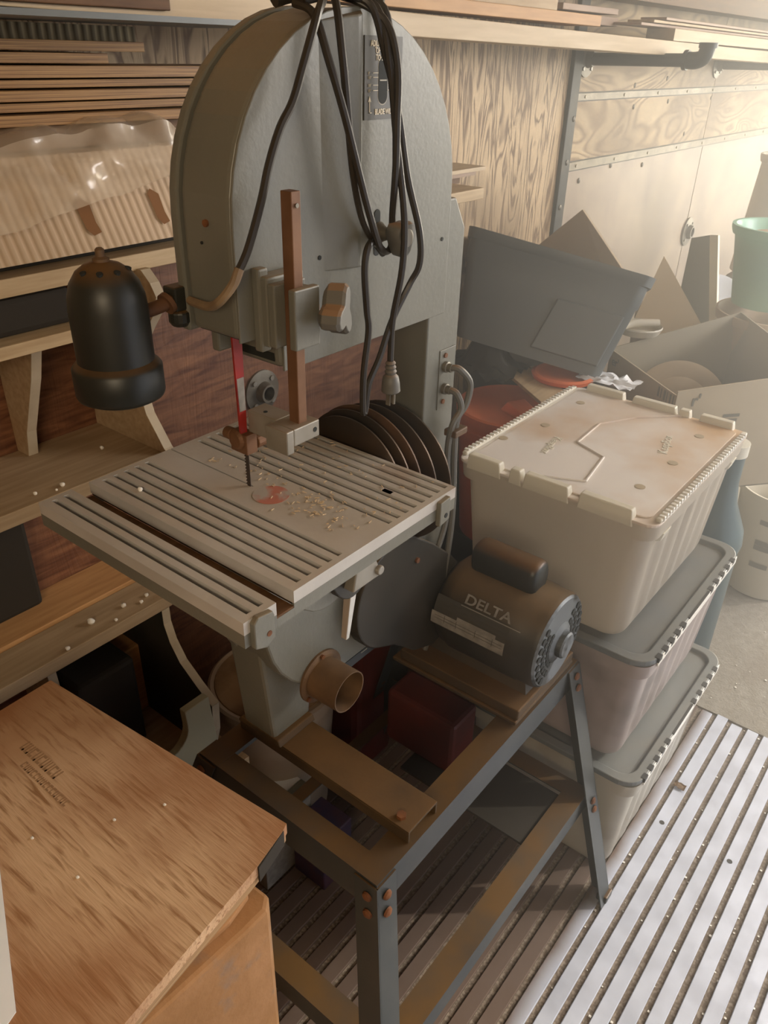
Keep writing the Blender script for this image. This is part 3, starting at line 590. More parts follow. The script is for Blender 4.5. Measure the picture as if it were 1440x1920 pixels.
# ================================================================== STAND
st = thing('machine_stand', (-.617, .865, 0), 'dusty blue-grey steel stand with splayed legs under the band saw', 'stand')
X0, X1, Y0, Y1, ZT = -.81, -.425, .553, 1.183, .62
def rail(name, x0, x1, y0, y1, z1, dep, tw, side):   # L-section: side face + top flange
    bm = BM()
    if side == 'x+': box(bm, x1 - .003, x1, y0, y1, z1 - dep, z1); box(bm, x1 - tw, x1 - .003, y0, y1, z1 - .003, z1)
    if side == 'x-': box(bm, x0, x0 + .003, y0, y1, z1 - dep, z1); box(bm, x0 + .003, x0 + tw, y0, y1, z1 - .003, z1)
    if side == 'y-': box(bm, x0 + .0035, x1 - .0035, y0 + .0005, y0 + .0035, z1 - dep, z1 - .0005); box(bm, x0 + .045, x1 - .045, y0 + .0035, y0 + tw, z1 - .0035, z1 - .0005)
    if side == 'y+': box(bm, x0 + .0035, x1 - .0035, y1 - .0035, y1 - .0005, z1 - dep, z1 - .0005); box(bm, x0 + .045, x1 - .045, y1 - tw, y1 - .0035, z1 - .0035, z1 - .0005)
    return O(name, bm, 'stand', st)
for s in ('x+', 'x-', 'y-', 'y+'): rail('top_rail', X0, X1, Y0, Y1, ZT, .066, .045 if s[0] == 'x' else .038, s)
sp = .165 / .62
zr = .30; ex = sp * (ZT - zr)
for s in ('x+', 'x-', 'y-', 'y+'): rail('lower_rail', X0 - ex + .008 + (.03 if s == 'x-' else 0), X1 + ex - .008, Y0 - .06, Y1 + .006, zr - (.05 if s == 'x-' else 0), .052 if s != 'x-' else .03, .045 if s != 'x-' else .03, s)
for sx_ in (1, -1):
    for sy_ in (1, -1):
        xt = X1 + .003 if sx_ > 0 else X0 - .003; yt = Y1 + .002 if sy_ > 0 else Y0 - .002
        xb = xt + sx_ * .165; yb = yt + sy_ * (.02 if sy_ > 0 else .16); wf = .043
        bm = BM()
        hexa(bm, [(xb - .003, yb - sy_ * wf, 0), (xb, yb - sy_ * wf, 0), (xb, yb, 0), (xb - .003, yb, 0), (xt - .003, yt - sy_ * wf, ZT - .005), (xt, yt - sy_ * wf, ZT - .005), (xt, yt, ZT - .005), (xt - .003, yt, ZT - .005)])
        hexa(bm, [(xb - sx_ * wf, yb - .0015, 0), (xb, yb - .0015, 0), (xb, yb + .0015, 0), (xb - sx_ * wf, yb + .0015, 0), (xt - sx_ * wf, yt - .0015, ZT - .005), (xt, yt - .0015, ZT - .005), (xt, yt + .0015, ZT - .005), (xt - sx_ * wf, yt + .0015, ZT - .005)])
        lg = O('leg', bm, 'stand', st)
        bm = BM(); box(bm, xb - .022 * (1 if sx_ > 0 else 1), xb + .003, yb - .028, yb + .004, 0, .02); O('foot', bm, 'black', lg, bevel=.003)
        for zz in (ZT - .024, ZT - .050, zr - .012, zr - .034):
            f = (ZT - zz) / ZT; xx = xt + (xb - xt) * f; yy = yt + (yb - yt) * f - sy_ * .020
            bm = BM(); lathe(bm, (xx, yy, zz), (sx_, 0, 0), [(.0085, 0), (.0075, .0035), (.003, .006)], 12); O('leg_bolt', bm, 'bolt', lg, smooth=True)
            if sy_ < 0:
                bm = BM(); lathe(bm, (xx - sx_ * .02, yt + (yb - yt) * f, zz), (0, sy_, 0), [(.0085, 0), (.0075, .0035), (.003, .006)], 12); O('leg_bolt', bm, 'bolt', lg, smooth=True)
# channel carrying the saw
bm = BM(); box(bm, -.80, -.432, .636, .710, .642, .646); box(bm, -.80, -.432, .636, .640, .6205, .642); box(bm, -.80, -.432, .706, .710, .6205, .642)
ch = O('support_channel', bm, 'channel', st, bevel=.001)
bm = BM(); cyl(bm, (-.458, .652, .646), (-.458, .652, .652), .008, seg=6); O('channel_bolt', bm, 'bolt', ch)
bm = BM(); box(bm, -.70, X1 + ex - .055, Y1 - .20, Y1 - .045, zr - .012, zr - .006); O('stand_shelf', bm, 'dark', st)

# ================================================================== MOTOR
mo = thing('electric_motor', (-.52, 1.05, .6235), 'black electric motor with capacitor hump bolted to the stand', 'motor')
bm = BM(); box(bm, -.705, -.428, .945, 1.165, .6235, .632); box(bm, -.690, -.428, .95, 1.16, .6325, .655); O('base_plate', bm, 'channel', mo, bevel=.003)
bm = BM(); lathe(bm, (-.635, 1.05, .755), (1, 0, 0), [(.03, -.006), (.075, 0), (.088, .012), (.092, .03), (.094, .034), (.094, .175), (.092, .178), (.092, .205), (.088, .214)], 48); O('motor_body', bm, 'motor', mo, smooth=True)
bm = BM(); lathe(bm, (-.422, 1.05, .755), (1, 0, 0), [(.089, 0), (.085, .004), (.04, .005), (.028, .010)], 40); eb = O('end_bell', bm, 'motor_end', mo)
bm = BM(); lathe(bm, (-.412, 1.05, .755), (1, 0, 0), [(.025, -.004), (.025, .009), (.022, .012)], 28); O('shaft_cap', bm, 'motor_end', eb)
for a0, n_ in ((-25, 6), (135, 8)):
    for k in range(n_):
        for rr, o_ in ((.044, 0), (.060, 6), (.076, 0)):
            a = math.radians(a0 + k * 13 + o_)
            bm = BM(); c = (-.4165, 1.05 + rr * math.cos(a), .755 + rr * math.sin(a))
            cyl(bm, c, (c[0] + .0008, c[1], c[2]), .0040 + rr * .045, seg=6); O('vent_hole', bm, 'saw_dark', eb)
bm = BM(); hexa(bm, [(-.66, .995, .655), (-.44, .995, .655), (-.44, 1.105, .655), (-.66, 1.105, .655), (-.63, 1.02, .69), (-.46, 1.02, .69), (-.46, 1.08, .69), (-.63, 1.08, .69)]); O('motor_cradle', bm, 'motor', mo)
# capacitor cover: rounded loaf, tilted toward the viewer's side
bm = BM(); rings = []
for h, k in ((0, .75), (.004, .93), (.012, 1), (.118, 1), (.126, .93), (.130, .75)):
    ring = []
    for i in range(28):
        t = 2 * math.pi * i / 28; yy = .030 * k * (abs(math.cos(t)) ** .75) * (1 if math.cos(t) > 0 else -1); zz = .032 * k * (abs(math.sin(t)) ** .75) * (1 if math.sin(t) > 0 else -1)
        ring.append(bm.verts.new(V((-.598 + h, 1.052 + yy, .866 + zz))))
    rings.append(ring)
for a, b in zip(rings, rings[1:]):
    for i in range(28): bm.faces.new((a[i], a[(i + 1) % 28], b[(i + 1) % 28], b[i]))
bm.faces.new(rings[0][::-1]); bm.faces.new(rings[-1]); O('capacitor_cover', bm, 'black', mo, smooth=True)
# nameplate and lettering wrap on the -Y / up side
def on_motor(a, x, rr=.0955): return V((x, 1.05 - rr * math.cos(a), .755 + rr * math.sin(a)))
def wrapplate(name, a0, a1, x0, x1, m, rr=.0949, parent=None):
    bm = BM(); n = 8; rows = []
    for i in range(n + 1):
        a = math.radians(a0 + (a1 - a0) * i / n); rows.append([bm.verts.new(on_motor(a, x0, rr)), bm.verts.new(on_motor(a, x1, rr))])
    for p, q in zip(rows, rows[1:]): bm.faces.new((p[0], p[1], q[1], q[0]))
    return O(name, bm, m, parent or mo)
npl = wrapplate('name_plate', -2, 34, -.625, -.475, 'labelplate')
wrapplate('plate_field', -1, 14, -.628, -.476, 'silver', .0953, npl); wrapplate('plate_field', 14, 18, -.575, -.495, 'silver', .0953, npl)
for a in (6.3, 9.7): wrapplate('plate_line', a, a + .5, -.620, -.480, 'labelplate', .0956, npl)
for x in (-.60, -.575, -.535, -.50): wrapplate('plate_line', 4, 13, x, x + .001, 'labelplate', .0956, npl)
a = math.radians(36); T = V((0, math.sin(a), math.cos(a)))
text('motor_text', 'DELTA', on_motor(a, -.572, .0962), .025, mo, 'silver', xdir=(1, 0, 0), ydir=T, sx=1.25)
wrapplate('plate_line', 32, 33, -.575, -.455, 'silver', .0953, npl)

# ================================================================== TOTES
def body(name, x0, x1, y0, y1, z0, z1, tap, parent, m, ribs=True):
    """tapered ribbed tub with rounded corners"""
    bm = BM(); rings = []; cx, cyy = (x0 + x1) / 2, (y0 + y1) / 2
    lv = [(z0, 1., 0, .035), (z0 + .006, .5, 0, .035), (z0 + .02, 0, 1, .035), (z0 + (z1 - z0) * .45, 0, 1, .035), (z0 + (z1 - z0) * .74, 0, 1, .035), (z0 + (z1 - z0) * .80, 0, 0, .035), (z1 - .035, 0, 0, .035), (z1 - .034, -1, 0, .035), (z1, -1, 0, .035)]
    for z, kin, rib, cr in lv:
        f = (z1 - z) / (z1 - z0); ins = tap * f + (.006 * kin if kin > 0 else 0) - (.010 if kin < 0 else 0)
        a0, a1, b0, b1 = x0 + ins, x1 - ins, y0 + ins, y1 - ins
        P = []; nx, ny = 30, 44; c = cr
        for i in range(ny): P.append((a1, b0 + c + (b1 - b0 - 2 * c) * i / (ny - 1), 1))
        for i in range(1, 6): t = math.radians(90 * i / 6); P.append((a1 - c + c * math.cos(t), b1 - c + c * math.sin(t), 0))
        for i in range(nx): P.append((a1 - c - (a1 - a0 - 2 * c) * i / (nx - 1), b1, 2))
        for i in range(1, 6): t = math.radians(90 + 90 * i / 6); P.append((a0 + c + c * math.cos(t), b1 - c + c * math.sin(t), 0))
        for i in range(ny): P.append((a0, b1 - c - (b1 - b0 - 2 * c) * i / (ny - 1), 3))
        for i in range(1, 6): t = math.radians(180 + 90 * i / 6); P.append((a0 + c + c * math.cos(t), b0 + c + c * math.sin(t), 0))
        for i in range(nx): P.append((a0 + c + (a1 - a0 - 2 * c) * i / (nx - 1), b0, 4))
        for i in range(1, 6): t = math.radians(270 + 90 * i / 6); P.append((a1 - c + c * math.cos(t), b0 + c + c * math.sin(t), 0))
        ring = []
        for px, py, sd in P:
            if ribs and rib and sd in (1, 3):
                s = (py - b0) / (b1 - b0); w_ = max(0, min(1, 1.6 * (math.cos(s * 2 * math.pi * 6.5) + .35))); off = -.007 * w_
                px += off if sd == 1 else -off
            if ribs and rib and sd in (2, 4):
                s = (px - a0) / (a1 - a0); w_ = .6 if .22 < s < .78 else 0; off = .006 * w_; py += -off if sd == 2 else off
            ring.append(bm.verts.new(V((px, py, z))))
        rings.append(ring)
    n = len(rings[0])
    for a, b in zip(rings, rings[1:]):
        for i in range(n): bm.faces.new((a[i], a[(i + 1) % n], b[(i + 1) % n], b[i]))
    bm.faces.new(rings[0][::-1])
    return O(name, bm, m, parent, smooth=True)
def plate(bm, x0, x1, y0, y1, z0, z1, r):
    prism(bm, rrect(x0, x1, y0, y1, r), 2, z0, z1)
BX0, BX1, BY0, BY1 = -.762, -.343, 1.213, 1.742
top = thing('storage_tote', (-.55, 1.48, .655), 'milky white tote with a stained white lid, topmost of its stack', 'storage tote', 'stacked totes beside the saw')
body('tub', BX0 + .01, BX1 - .01, BY0 + .01, BY1 - .01, .655, .940, .022, top, 'bin')
bm = BM(); plate(bm, BX0, BX1, BY0, BY1, .938, .944, .025); plate(bm, BX0 + .02, BX1 - .02, BY0 + .018, BY1 - .018, .944, .9475, .02)
ld = O('lid', bm, 'lid_white', top, bevel=.0015)
bm = BM()
for x0, x1, y0, y1 in ((BX0, BX0 + .012, BY0, BY1), (BX1 - .012, BX1, BY0, BY1)): box(bm, x0, x1, y0 + .02, y1 - .02, .944, .952)
O('lid_hinge_rim', bm, 'lid_rim', top, bevel=.003)
L_ = BX1 - BX0
def clip(a, b, far):
    x0 = BX0 + L_ * a; x1 = BX0 + L_ * b; bm = BM()
    y0, y1 = (BY0 - .002, BY0 + .024) if not far else (BY1 - .024, BY1 + .002)
    ys_ = (y0 + .002, y1 - .006) if not far else (y0 + .006, y1 - .002)
    hexa(bm, [(x0, y0, .930), (x1, y0, .930), (x1, y1, .930), (x0, y1, .930), (x0 + .003, ys_[0], .962), (x1 - .006, ys_[0], .962), (x1 - .006, ys_[1], .962), (x0 + .003, ys_[1], .962)])
    return O('lid_clip', bm, 'lid_rim', top, bevel=.0025)
for a, b in ((.06, .25), (.29, .36), (.365, .60), (.64, .90)): clip(a, b, False)
for a, b in ((.08, .32), (.36, .62), (.625, .70), (.74, .93)): clip(a, b, True)
bm = BM()   # interlocking flap seam
zz = .9478; seamp = [(-.575, BY0 + .03), (-.508, 1.262), (-.503, 1.35), (-.57, 1.432), (-.565, 1.47), (-.50, 1.54), (-.50, 1.60), (-.56, 1.705)]
seamp = [(-.60, 1.245), (-.513, 1.285), (-.532, 1.405), (-.605, 1.435), (-.612, 1.555), (-.565, 1.64), (-.49, 1.72)]
for p, q in zip(seamp, seamp[1:]):
    d_ = (V((*q, 0)) - V((*p, 0))); nn = V((-d_.y, d_.x, 0)).normalized() * .0022
    hexa(bm, [V((*p, zz)) - nn, V((*q, zz)) - nn, V((*q, zz)) + nn, V((*p, zz)) + nn, V((*p, zz + .003)) - nn * .6, V((*q, zz + .003)) - nn * .6, V((*q, zz + .003)) + nn * .6, V((*p, zz + .003)) + nn * .6])
O('flap_seam', bm, 'lid_white', ld)
for x, y in ((-.735, 1.35), (-.70, 1.47), (-.70, 1.64), (-.425, 1.335), (-.415, 1.475), (-.42, 1.64)):
    bm = BM(); lathe(bm, (x, y, .9473), (0, 0, 1), [(.010, 0), (.010, .001), (.007, .0012)], 18); O('lid_dimple', bm, 'carton', ld)
text('lid_text', 'KeepBox', (-.440, 1.505, .9476), .026, ld, 'lid_rim', xdir=(-.25, 1, 0), ydir=(-1, -.25, 0), ext=.001)
text('lid_text', 'KeepBox', (-.655, 1.43, .9476), .024, ld, 'lid_rim', xdir=(.15, -1, 0), ydir=(1, .15, 0), ext=.001)
bm = BM(); n = 34
for i in range(n):
    y = BY0 + .03 + i * (BY1 - BY0 - .06) / n
    box(bm, BX1 - .010, BX1 + .002, y, y + .007, .944, .954)
O('hinge_teeth', bm, 'tooth_white', top, bevel=.001, bseg=1)
bm = BM()
for i in range(n):
    y = BY0 + .03 + i * (BY1 - BY0 - .06) / n
    box(bm, BX0 - .002, BX0 + .010, y, y + .007, .944, .954)
O('hinge_teeth', bm, 'tooth_white', top, bevel=.001, bseg=1)
for yy in (BY0 + .075, BY1 - .075):
    bm = BM(); hexa(bm, [(BX1 - .022, yy - .022, .885), (BX1 - .006, yy - .012, .885), (BX1 - .006, yy + .012, .885), (BX1 - .022, yy + .016, .885), (BX1 - .02, yy - .022, .905), (BX1, yy - .020, .907), (BX1, yy + .016, .907), (BX1 - .02, yy + .016, .905)]); O('padlock_eye', bm, 'lid_rim', top, bevel=.001)
def greytote(name, z0, z1, dx, dy, mbody, label, dark):
    t = thing('storage_tote', (-.55 + dx, 1.50 + dy, z0), label, 'storage tote', 'stacked totes beside the saw')
    x0, x1, y0, y1 = BX0 + .02 + dx, BX1 + .035 + dx, BY0 - .005 + dy, BY1 + .02 + dy
    body('tub', x0 + .012, x1 - .012, y0 + .012, y1 - .012, z0, z1 - .012, .024, t, mbody)
    # dished lid: rim ring + lower panel
    O_ = rrect(x0, x1, y0, y1, .05, 8); I_ = rrect(x0 + .022, x1 - .022, y0 + .022, y1 - .022, .036, 8); I2 = rrect(x0 + .027, x1 - .027, y0 + .027, y1 - .027, .032, 8)
    bm = BM(); ro = [bm.verts.new(V((*p, z1 - .014))) for p in O_]; r1 = [bm.verts.new(V((*p, z1))) for p in O_]; r2 = [bm.verts.new(V((*p, z1))) for p in I_]; r3 = [bm.verts.new(V((*p, z1 - .010))) for p in I2]
    k = len(ro)
    for a, b in ((ro, r1), (r1, r2), (r2, r3)):
        for i in range(k): bm.faces.new((a[i], a[(i + 1) % k], b[(i + 1) % k], b[i]))
    bm.faces.new(r3); bm.faces.new(ro[::-1]); O('lid', bm, 'lid_grey', t, bevel=.002)
    bm = BM(); n = 5
    for rng in ((.07, .36), (.60, .93)):
        for i in range(n):
            s = rng[0] + (rng[1] - rng[0]) * i / n; y = y0 + (y1 - y0) * s
            box(bm, x1 - .007, x1 + .003, y, y + .017, z1 - .010, z1 + .0008)
    box(bm, x1 - .003, x1 + .002, y0 + (y1 - y0) * .37, y0 + (y1 - y0) * .59, z1 - .004, z1 + .001)
    O('hinge_teeth', bm, 'tooth', t)
    bm = BM(); box(bm, x1 - .0005, x1 + .0025, y0 + .04, y1 - .04, z1 - .020, z1 - .002); O('hinge_edge', bm, 'tooth_white', t, bevel=.001)
    bm = BM(); plate(bm, x0 + .004, x1 - .001, y0 + .004, y1 - .004, z1 - .030, z1 - .0145, .046); O('tub_rim', bm, mbody, t, bevel=.002)
    return t
greytote('mid', .34, .647, .012, .01, 'bin_low', 'cloudy tote with a grey lid, middle of the stack beside the saw', True)
greytote('low', .0, .332, .045, .012, 'bin_floor', 'scuffed cloudy tote with a grey lid, bottom of the stack on the floor', False)

# ================================================================== RIGHT BACKGROUND CLUTTER
# support so the heap stands on something: orange bucket, carton etc. rest on a low pile
def bucket(name, base, d, rb, rt, h, m, label, cat, lip=.008, wall=.003, seg=44, extra=None, group=None):
    t = thing(name, base, label, cat, group)
    bm = BM(); prof = [(rb * .96, 0), (rb, .004), (rt, h - .03), (rt + lip * .6, h - .028), (rt + lip, h - .012), (rt + lip, h), (rt + lip * .2, h), (rt - wall, h - .006), (rb - wall, .008), (.001, .008)]
    lathe(bm, base, d, prof, seg, caps=False); lathe(bm, base, d, [(rb * .96, 0), (rb * .5, .0005)], seg)
    O('pail', bm, m, t, smooth=True)
    return t
# slate tote standing tilted, long side to the viewer
tt = thing('open_tote', (-.98, 2.05, .90), 'large open slate-grey plastic tote tilted behind the white-lidded tote', 'storage tote')
R3 = Matrix.Rotation(math.radians(23), 4, 'Z') @ Matrix.Rotation(math.radians(11), 4, 'Y') @ Matrix.Rotation(math.radians(-19), 4, 'X')
W2, D2, H2 = .262, .28, .292
rot = Matrix.Translation(V((-.975, 2.0, 1.196)) - R3 @ V((0, 0, H2))) @ R3
def tilted(bm, mtx): bm.transform(mtx); return bm
bm = BM(); rings = []
for z, kx, off in ((0, .78, 0), (.01, .80, .0), (.20, .915, 0), (.205, .935, 0), (.262, .955, 0), (.264, .985, 0), (.292, 1.0, 0), (.292, .965, 0), (.262, .93, 0), (.02, .77, 0)):
    pts = rrect(-W2 * kx, W2 * kx, .035 * (1 - kx), .035 * (1 - kx) + D2 * (kx + 1) / 2, .03, 6); rings.append([bm.verts.new(V((px, py, z))) for px, py in pts])
k = len(rings[0])
for a, b in zip(rings, rings[1:]):
    for i in range(k): bm.faces.new((a[i], a[(i + 1) % k], b[(i + 1) % k], b[i]))
bm.faces.new(rings[0][::-1]); bm.faces.new(rings[-1]); O('tub', tilted(bm, rot), 'tote', tt, smooth=True)
bm = BM(); hexa(bm, [(.0, -.003, .03), (.190, -.003, .03), (.215, -.005, .175), (.03, -.005, .175), (.0, .02, .03), (.190, .02, .03), (.215, .02, .175), (.03, .02, .175)]); O('side_panel', tilted(bm, rot), 'tote', tt, bevel=.004)
# plastic-topped heap: dark boards under it
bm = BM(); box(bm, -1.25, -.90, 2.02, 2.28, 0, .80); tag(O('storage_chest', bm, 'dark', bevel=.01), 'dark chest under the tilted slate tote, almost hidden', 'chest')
# orange bucket with lid + plank
ob = thing('bucket', (-.985, 1.83, .40), 'orange bucket with an orange lid under the slate tote', 'bucket')
bm = BM(); lathe(bm, (-.985, 1.84, .40), (0, 0, 1), [(.12, 0), (.145, .33), (.152, .332), (.152, .352), (.147, .354), (.149, .372), (.154, .374), (.156, .398), (.150, .402), (.142, .395), (.001, .394)], 44); O('pail', bm, 'orange', ob, smooth=True)
bm = BM(); hexa(bm, [(-1.00, 1.80, .795), (-.86, 1.74, .797), (-.84, 1.80, .797), (-.97, 1.88, .795), (-.985, 1.81, .82), (-.87, 1.76, .803), (-.85, 1.80, .803), (-.96, 1.86, .82)]); O('lid_grip', bm, 'orange', ob, bevel=.003)
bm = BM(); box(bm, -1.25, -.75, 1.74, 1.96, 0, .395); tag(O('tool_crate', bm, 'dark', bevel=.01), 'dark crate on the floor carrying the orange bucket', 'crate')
bm = BM(); hexa(bm, [(-1.06, 1.90, .862), (-.80, 1.73, .850), (-.74, 1.80, .852), (-1.0, 1.98, .864), (-1.06, 1.90, .872), (-.80, 1.73, .86), (-.74, 1.80, .862), (-1.0, 1.98, .874)]); tag(O('plank', bm, 'wood_pale', bevel=.001), 'short pale plank lying across the orange bucket', 'plank')
bm = BM(); lathe(bm, (-.90, 1.96, .87), (0, 0, 1), [(.085, 0), (.09, .012), (.08, .016), (.06, .006)], 30); tag(O('frisbee', bm, 'orange', smooth=True), 'small orange plastic dish behind the pale plank', 'dish')
bm = BM(); g_ = 16
vv = [[bm.verts.new(V((-.86 + .16 * i / g_, 1.95 + .09 * j / g_, .885 + .012 * noise.noise(V((i * .5, j * .5, 1)))))) for j in range(g_ + 1)] for i in range(g_ + 1)]
for i in range(g_):
    for j in range(g_): bm.faces.new((vv[i][j], vv[i + 1][j], vv[i + 1][j + 1], vv[i][j + 1]))
tag(O('plastic_bag', bm, 'paper', smooth=True), 'crumpled shiny white plastic bag behind the white lid corner', 'bag')
bm = BM()
vv = [[bm.verts.new(V((-1.22 + .22 * i / g_, 1.80 + .16 * j / g_, .868 + .10 * math.exp(-((i - 8) ** 2 + (j - 9) ** 2) / 30) + .02 * noise.noise(V((i * .45, j * .45, 5)))))) for j in range(g_ + 1)] for i in range(g_ + 1)]
for i in range(g_):
    for j in range(g_): bm.faces.new((vv[i][j], vv[i + 1][j], vv[i + 1][j + 1], vv[i][j + 1]))
m_ = mat('black bag plastic', (.02, .02, .02), .25)
tag(O('trash_bag', bm, m_, smooth=True), 'crumpled black plastic bag between the saw column and the slate tote', 'bag')
# triangular offcuts leaning
def slab(name, pts, th, m, label, cat, group=None, nrm=None):
    P = [V(p) for p in pts]; n_ = (P[1] - P[0]).cross(P[2] - P[0]).normalized() * th
    bm = BM(); A_ = [bm.verts.new(p) for p in P]; B_ = [bm.verts.new(p + n_) for p in P]; k = len(P)
    bm.faces.new(A_); bm.faces.new(B_[::-1])
    for i in range(k): bm.faces.new((A_[i], B_[i], B_[(i + 1) % k], A_[(i + 1) % k]))
    return tag(O(name, bm, m), label, cat, group)
slab('board_offcut', [(-1.215, 2.34, .94), (-1.235, 2.36, 1.12), (-1.10, 2.36, 1.245), (-.93, 2.36, 1.08), (-.91, 2.34, .94)], .012, 'tan_board', 'tan square board tipped on its corner behind the slate tote', 'board')
slab('board_offcut', [(-.965, 2.56, .842), (-.995, 2.85, 1.046), (-.705, 2.56, .890)], .010, 'cream_board', 'cream triangular board standing behind the carton', 'board')
slab('panel', [(-.93, 2.90, .72), (-.945, 2.95, 1.10), (-.872, 2.93, 1.124), (-.758, 2.86, .74)], .02, 'grey_board', 'grey-green panel leaning on the wall left of the green bucket', 'panel')
slab('batten', [(-.870, 2.90, 1.128), (-.842, 2.90, 1.131), (-.735, 2.83, .74), (-.760, 2.83, .74)], .02, 'cream_board', 'narrow cream batten along the edge of the grey-green panel', 'batten')
bm = BM(); box(bm, -1.0, -.54, 2.58, 3.05, 0, .70); tag(O('storage_chest', bm, 'carton_in', bevel=.008), 'pale box on the ground under the leaning boards and planter', 'box')
# carton (open) with round cover inside
ct = thing('carton', (-.66, 2.2, .55), 'open tan carton with torn flaps behind the white-lidded tote', 'carton')
c1 = [(-.862, 2.185), (-.612, 1.985), (-.43, 2.31), (-.66, 2.58)]
c1 = [(-.868, 2.19), (-.585, 1.98), (-.34, 2.28), (-.62, 2.55)]
cz = [.898, .885, .905, .985]
def wallq(name, a, b, za, zb, m='carton', z0=.60):
    p = V((*a, 0)); q = V((*b, 0)); nn = V((-(q - p).y, (q - p).x, 0)).normalized() * .004
    bm = BM(); hexa(bm, [p + V((0, 0, z0)), q + V((0, 0, z0)), q + nn + V((0, 0, z0)), p + nn + V((0, 0, z0)), p + V((0, 0, za)), q + V((0, 0, zb)), q + nn + V((0, 0, zb)), p + nn + V((0, 0, za))])
    return O(name, bm, m, ct)
w1 = wallq('carton_side', c1[0], c1[1], .902, .892); w2 = wallq('carton_side', c1[1], c1[2], .905, .935)
wallq('carton_side', c1[2], c1[3], .95, .985, 'carton_in'); wallq('carton_side', c1[3], c1[0], .985, .905, 'carton_in')
bm = BM(); prism(bm, c1, 2, .60, .604); O('carton_bottom', bm, 'carton_in', ct)
d1 = (V((*c1[2], 0)) - V((*c1[1], 0))).normalized(); d0 = (V((*c1[1], 0)) - V((*c1[0], 0))).normalized()
n1 = V((d1.y, -d1.x, 0)); n0 = V((d0.y, -d0.x, 0))
P = V((*c1[1], .862)) + d1 * .045 + n1 * .001; text('carton_text', "r'", P, .045, ct, 'print_grey', xdir=d1)
bm = BM()
for off, zz_, ll in ((.15, .822, .05), (.16, .808, .035), (.15, .798, .045)):
    a = V((*c1[1], zz_)) + d1 * off + n1 * .001; q = a + d1 * ll; up = V((0, 0, .009)); bm.faces.new([bm.verts.new(p) for p in (a, q, q + up, a + up)])
O('carton_print', bm, 'print_grey', ct)
P = V((*c1[0], .862)) + d0 * .02 + n0 * .001; text('carton_text', "er'", P, .035, ct, 'print_grey', xdir=d0)
bm = BM()
for k, wd in enumerate((.008, .005, .009, .004, .007, .005)):
    a = V((*c1[1], .86)) - d0 * (.085 - k * .014) + n0 * .0008; q = a + d0 * wd
    up = V((0, 0, .028)); bm.faces.new([bm.verts.new(a), bm.verts.new(q), bm.verts.new(q + up), bm.verts.new(a + up)])
O('carton_stripes', bm, 'print_grey', ct)
bm = BM(); box(bm, -.80, -.54, 2.05, 2.42, 0, .598); tag(O('storage_bin', bm, 'carton_in', bevel=.01), 'pale bin on the ground carrying the open carton', 'bin')
bm = BM(); lathe(bm, (-.655, 2.245, .76), (.35, -.75, .55), [(.135, 0), (.138, .004), (.120, .008), (.09, .002), (.085, .006), (.05, .010), (.001, .011)], 48); tag(O('round_cover', bm, 'tan_board', smooth=True), 'round stepped tan cover standing inside the open carton', 'cover')
bm = BM(); tube(bm, [(-.90, 2.30, .915), (-.89, 2.25, .935), (-.86, 2.30, .955), (-.80, 2.36, .955)], .012, 10); lathe(bm, (-.84, 2.31, .93), (0, 0, 1), [(.06, 0), (.07, .02), (.068, .024), (.06, .006)], 24); tag(O('white_dish', bm, 'cream', smooth=True), 'white curved dish edge behind the open carton', 'dish')
# planter, green bucket, white pail on top right
pt = bucket('planter', (-.55, 2.68, .702), (0, 0, 1), .12, .17, .27, 'terracotta', 'pale tan round planter under the green bucket', 'planter')
gbk = bucket('bucket', (-.60, 2.72, .976), (.0, 0, 1), .10, .135, .24, 'green', 'mint green bucket stacked on the tan planter', 'bucket', lip=.014)
bm = BM(); lathe(bm, (-.60, 2.72, 1.17), (0, 0, 1), [(.11, 0), (.118, .01), (.09, .02), (.001, .016)], 30); O('content', bm, 'terracotta', gbk, smooth=True)
cc_ = bucket('container', (-.80, 3.55, 0.9), (0, 0, 1), .15, .125, .44, 'cream', 'tall cream container behind the green bucket', 'container', lip=.01)
bm = BM(); box(bm, -.93, -.60, 3.42, 3.75, 0, .895); tag(O('storage_chest', bm, 'carton_in', bevel=.01), 'far box on the ground under the tall cream container', 'box')
bm = BM(); lathe(bm, (-.90, 3.25, .83), (.3, -.5, .6), [(.07, 0), (.092, .02), (.095, .03), (.088, .03), (.065, .01), (.001, .008)], 40); tag(O('plastic_bowl', bm, 'paper', smooth=True), 'white bowl with a bluish rim behind the cream batten', 'bowl')
bm = BM(); box(bm, -1.15, -.82, 3.08, 3.4, 0, .80); tag(O('storage_chest', bm, 'carton_in', bevel=.01), 'low box against the wall under the white bowl', 'box')
# beyond the stack, on the ground: pail with printing and a blue jug
pw = bucket('paint_pail', (-.37, 2.72, .0), (0, 0, 1), .12, .145, .40, 'cream', 'white printed pail on the ground right of the totes', 'pail')
for z, ll in ((.30, .05), (.22, .10), (.20, .08), (.13, .06)):
    bm = BM(); n = 10; rr_ = .1215 + .025 * z / .40 + .004
    vv = [[bm.verts.new(V((-.37 + rr_ * math.sin(math.radians(-12) + ll / rr_ * i / n), 2.72 - rr_ * math.cos(math.radians(-12) + ll / rr_ * i / n), z + dz))) for dz in (0, .018)] for i in range(n + 1)]
    for p, q in zip(vv, vv[1:]): bm.faces.new((p[0], q[0], q[1], p[1]))
    O('pail_print', bm, 'print_grey', pw)
jg = thing('jug', (-.425, 1.99, 0), 'blue plastic jug on the ground just beyond the tote stack', 'jug')
bm = BM(); lathe(bm, (-.425, 1.99, 0), (0, 0, 1), [(.075, 0), (.085, .02), (.085, .50), (.09, .52), (.085, .56), (.05, .64), (.04, .70), (.04, .78)], 32); O('jug_body', bm, 'teal_glass', jg, smooth=True)
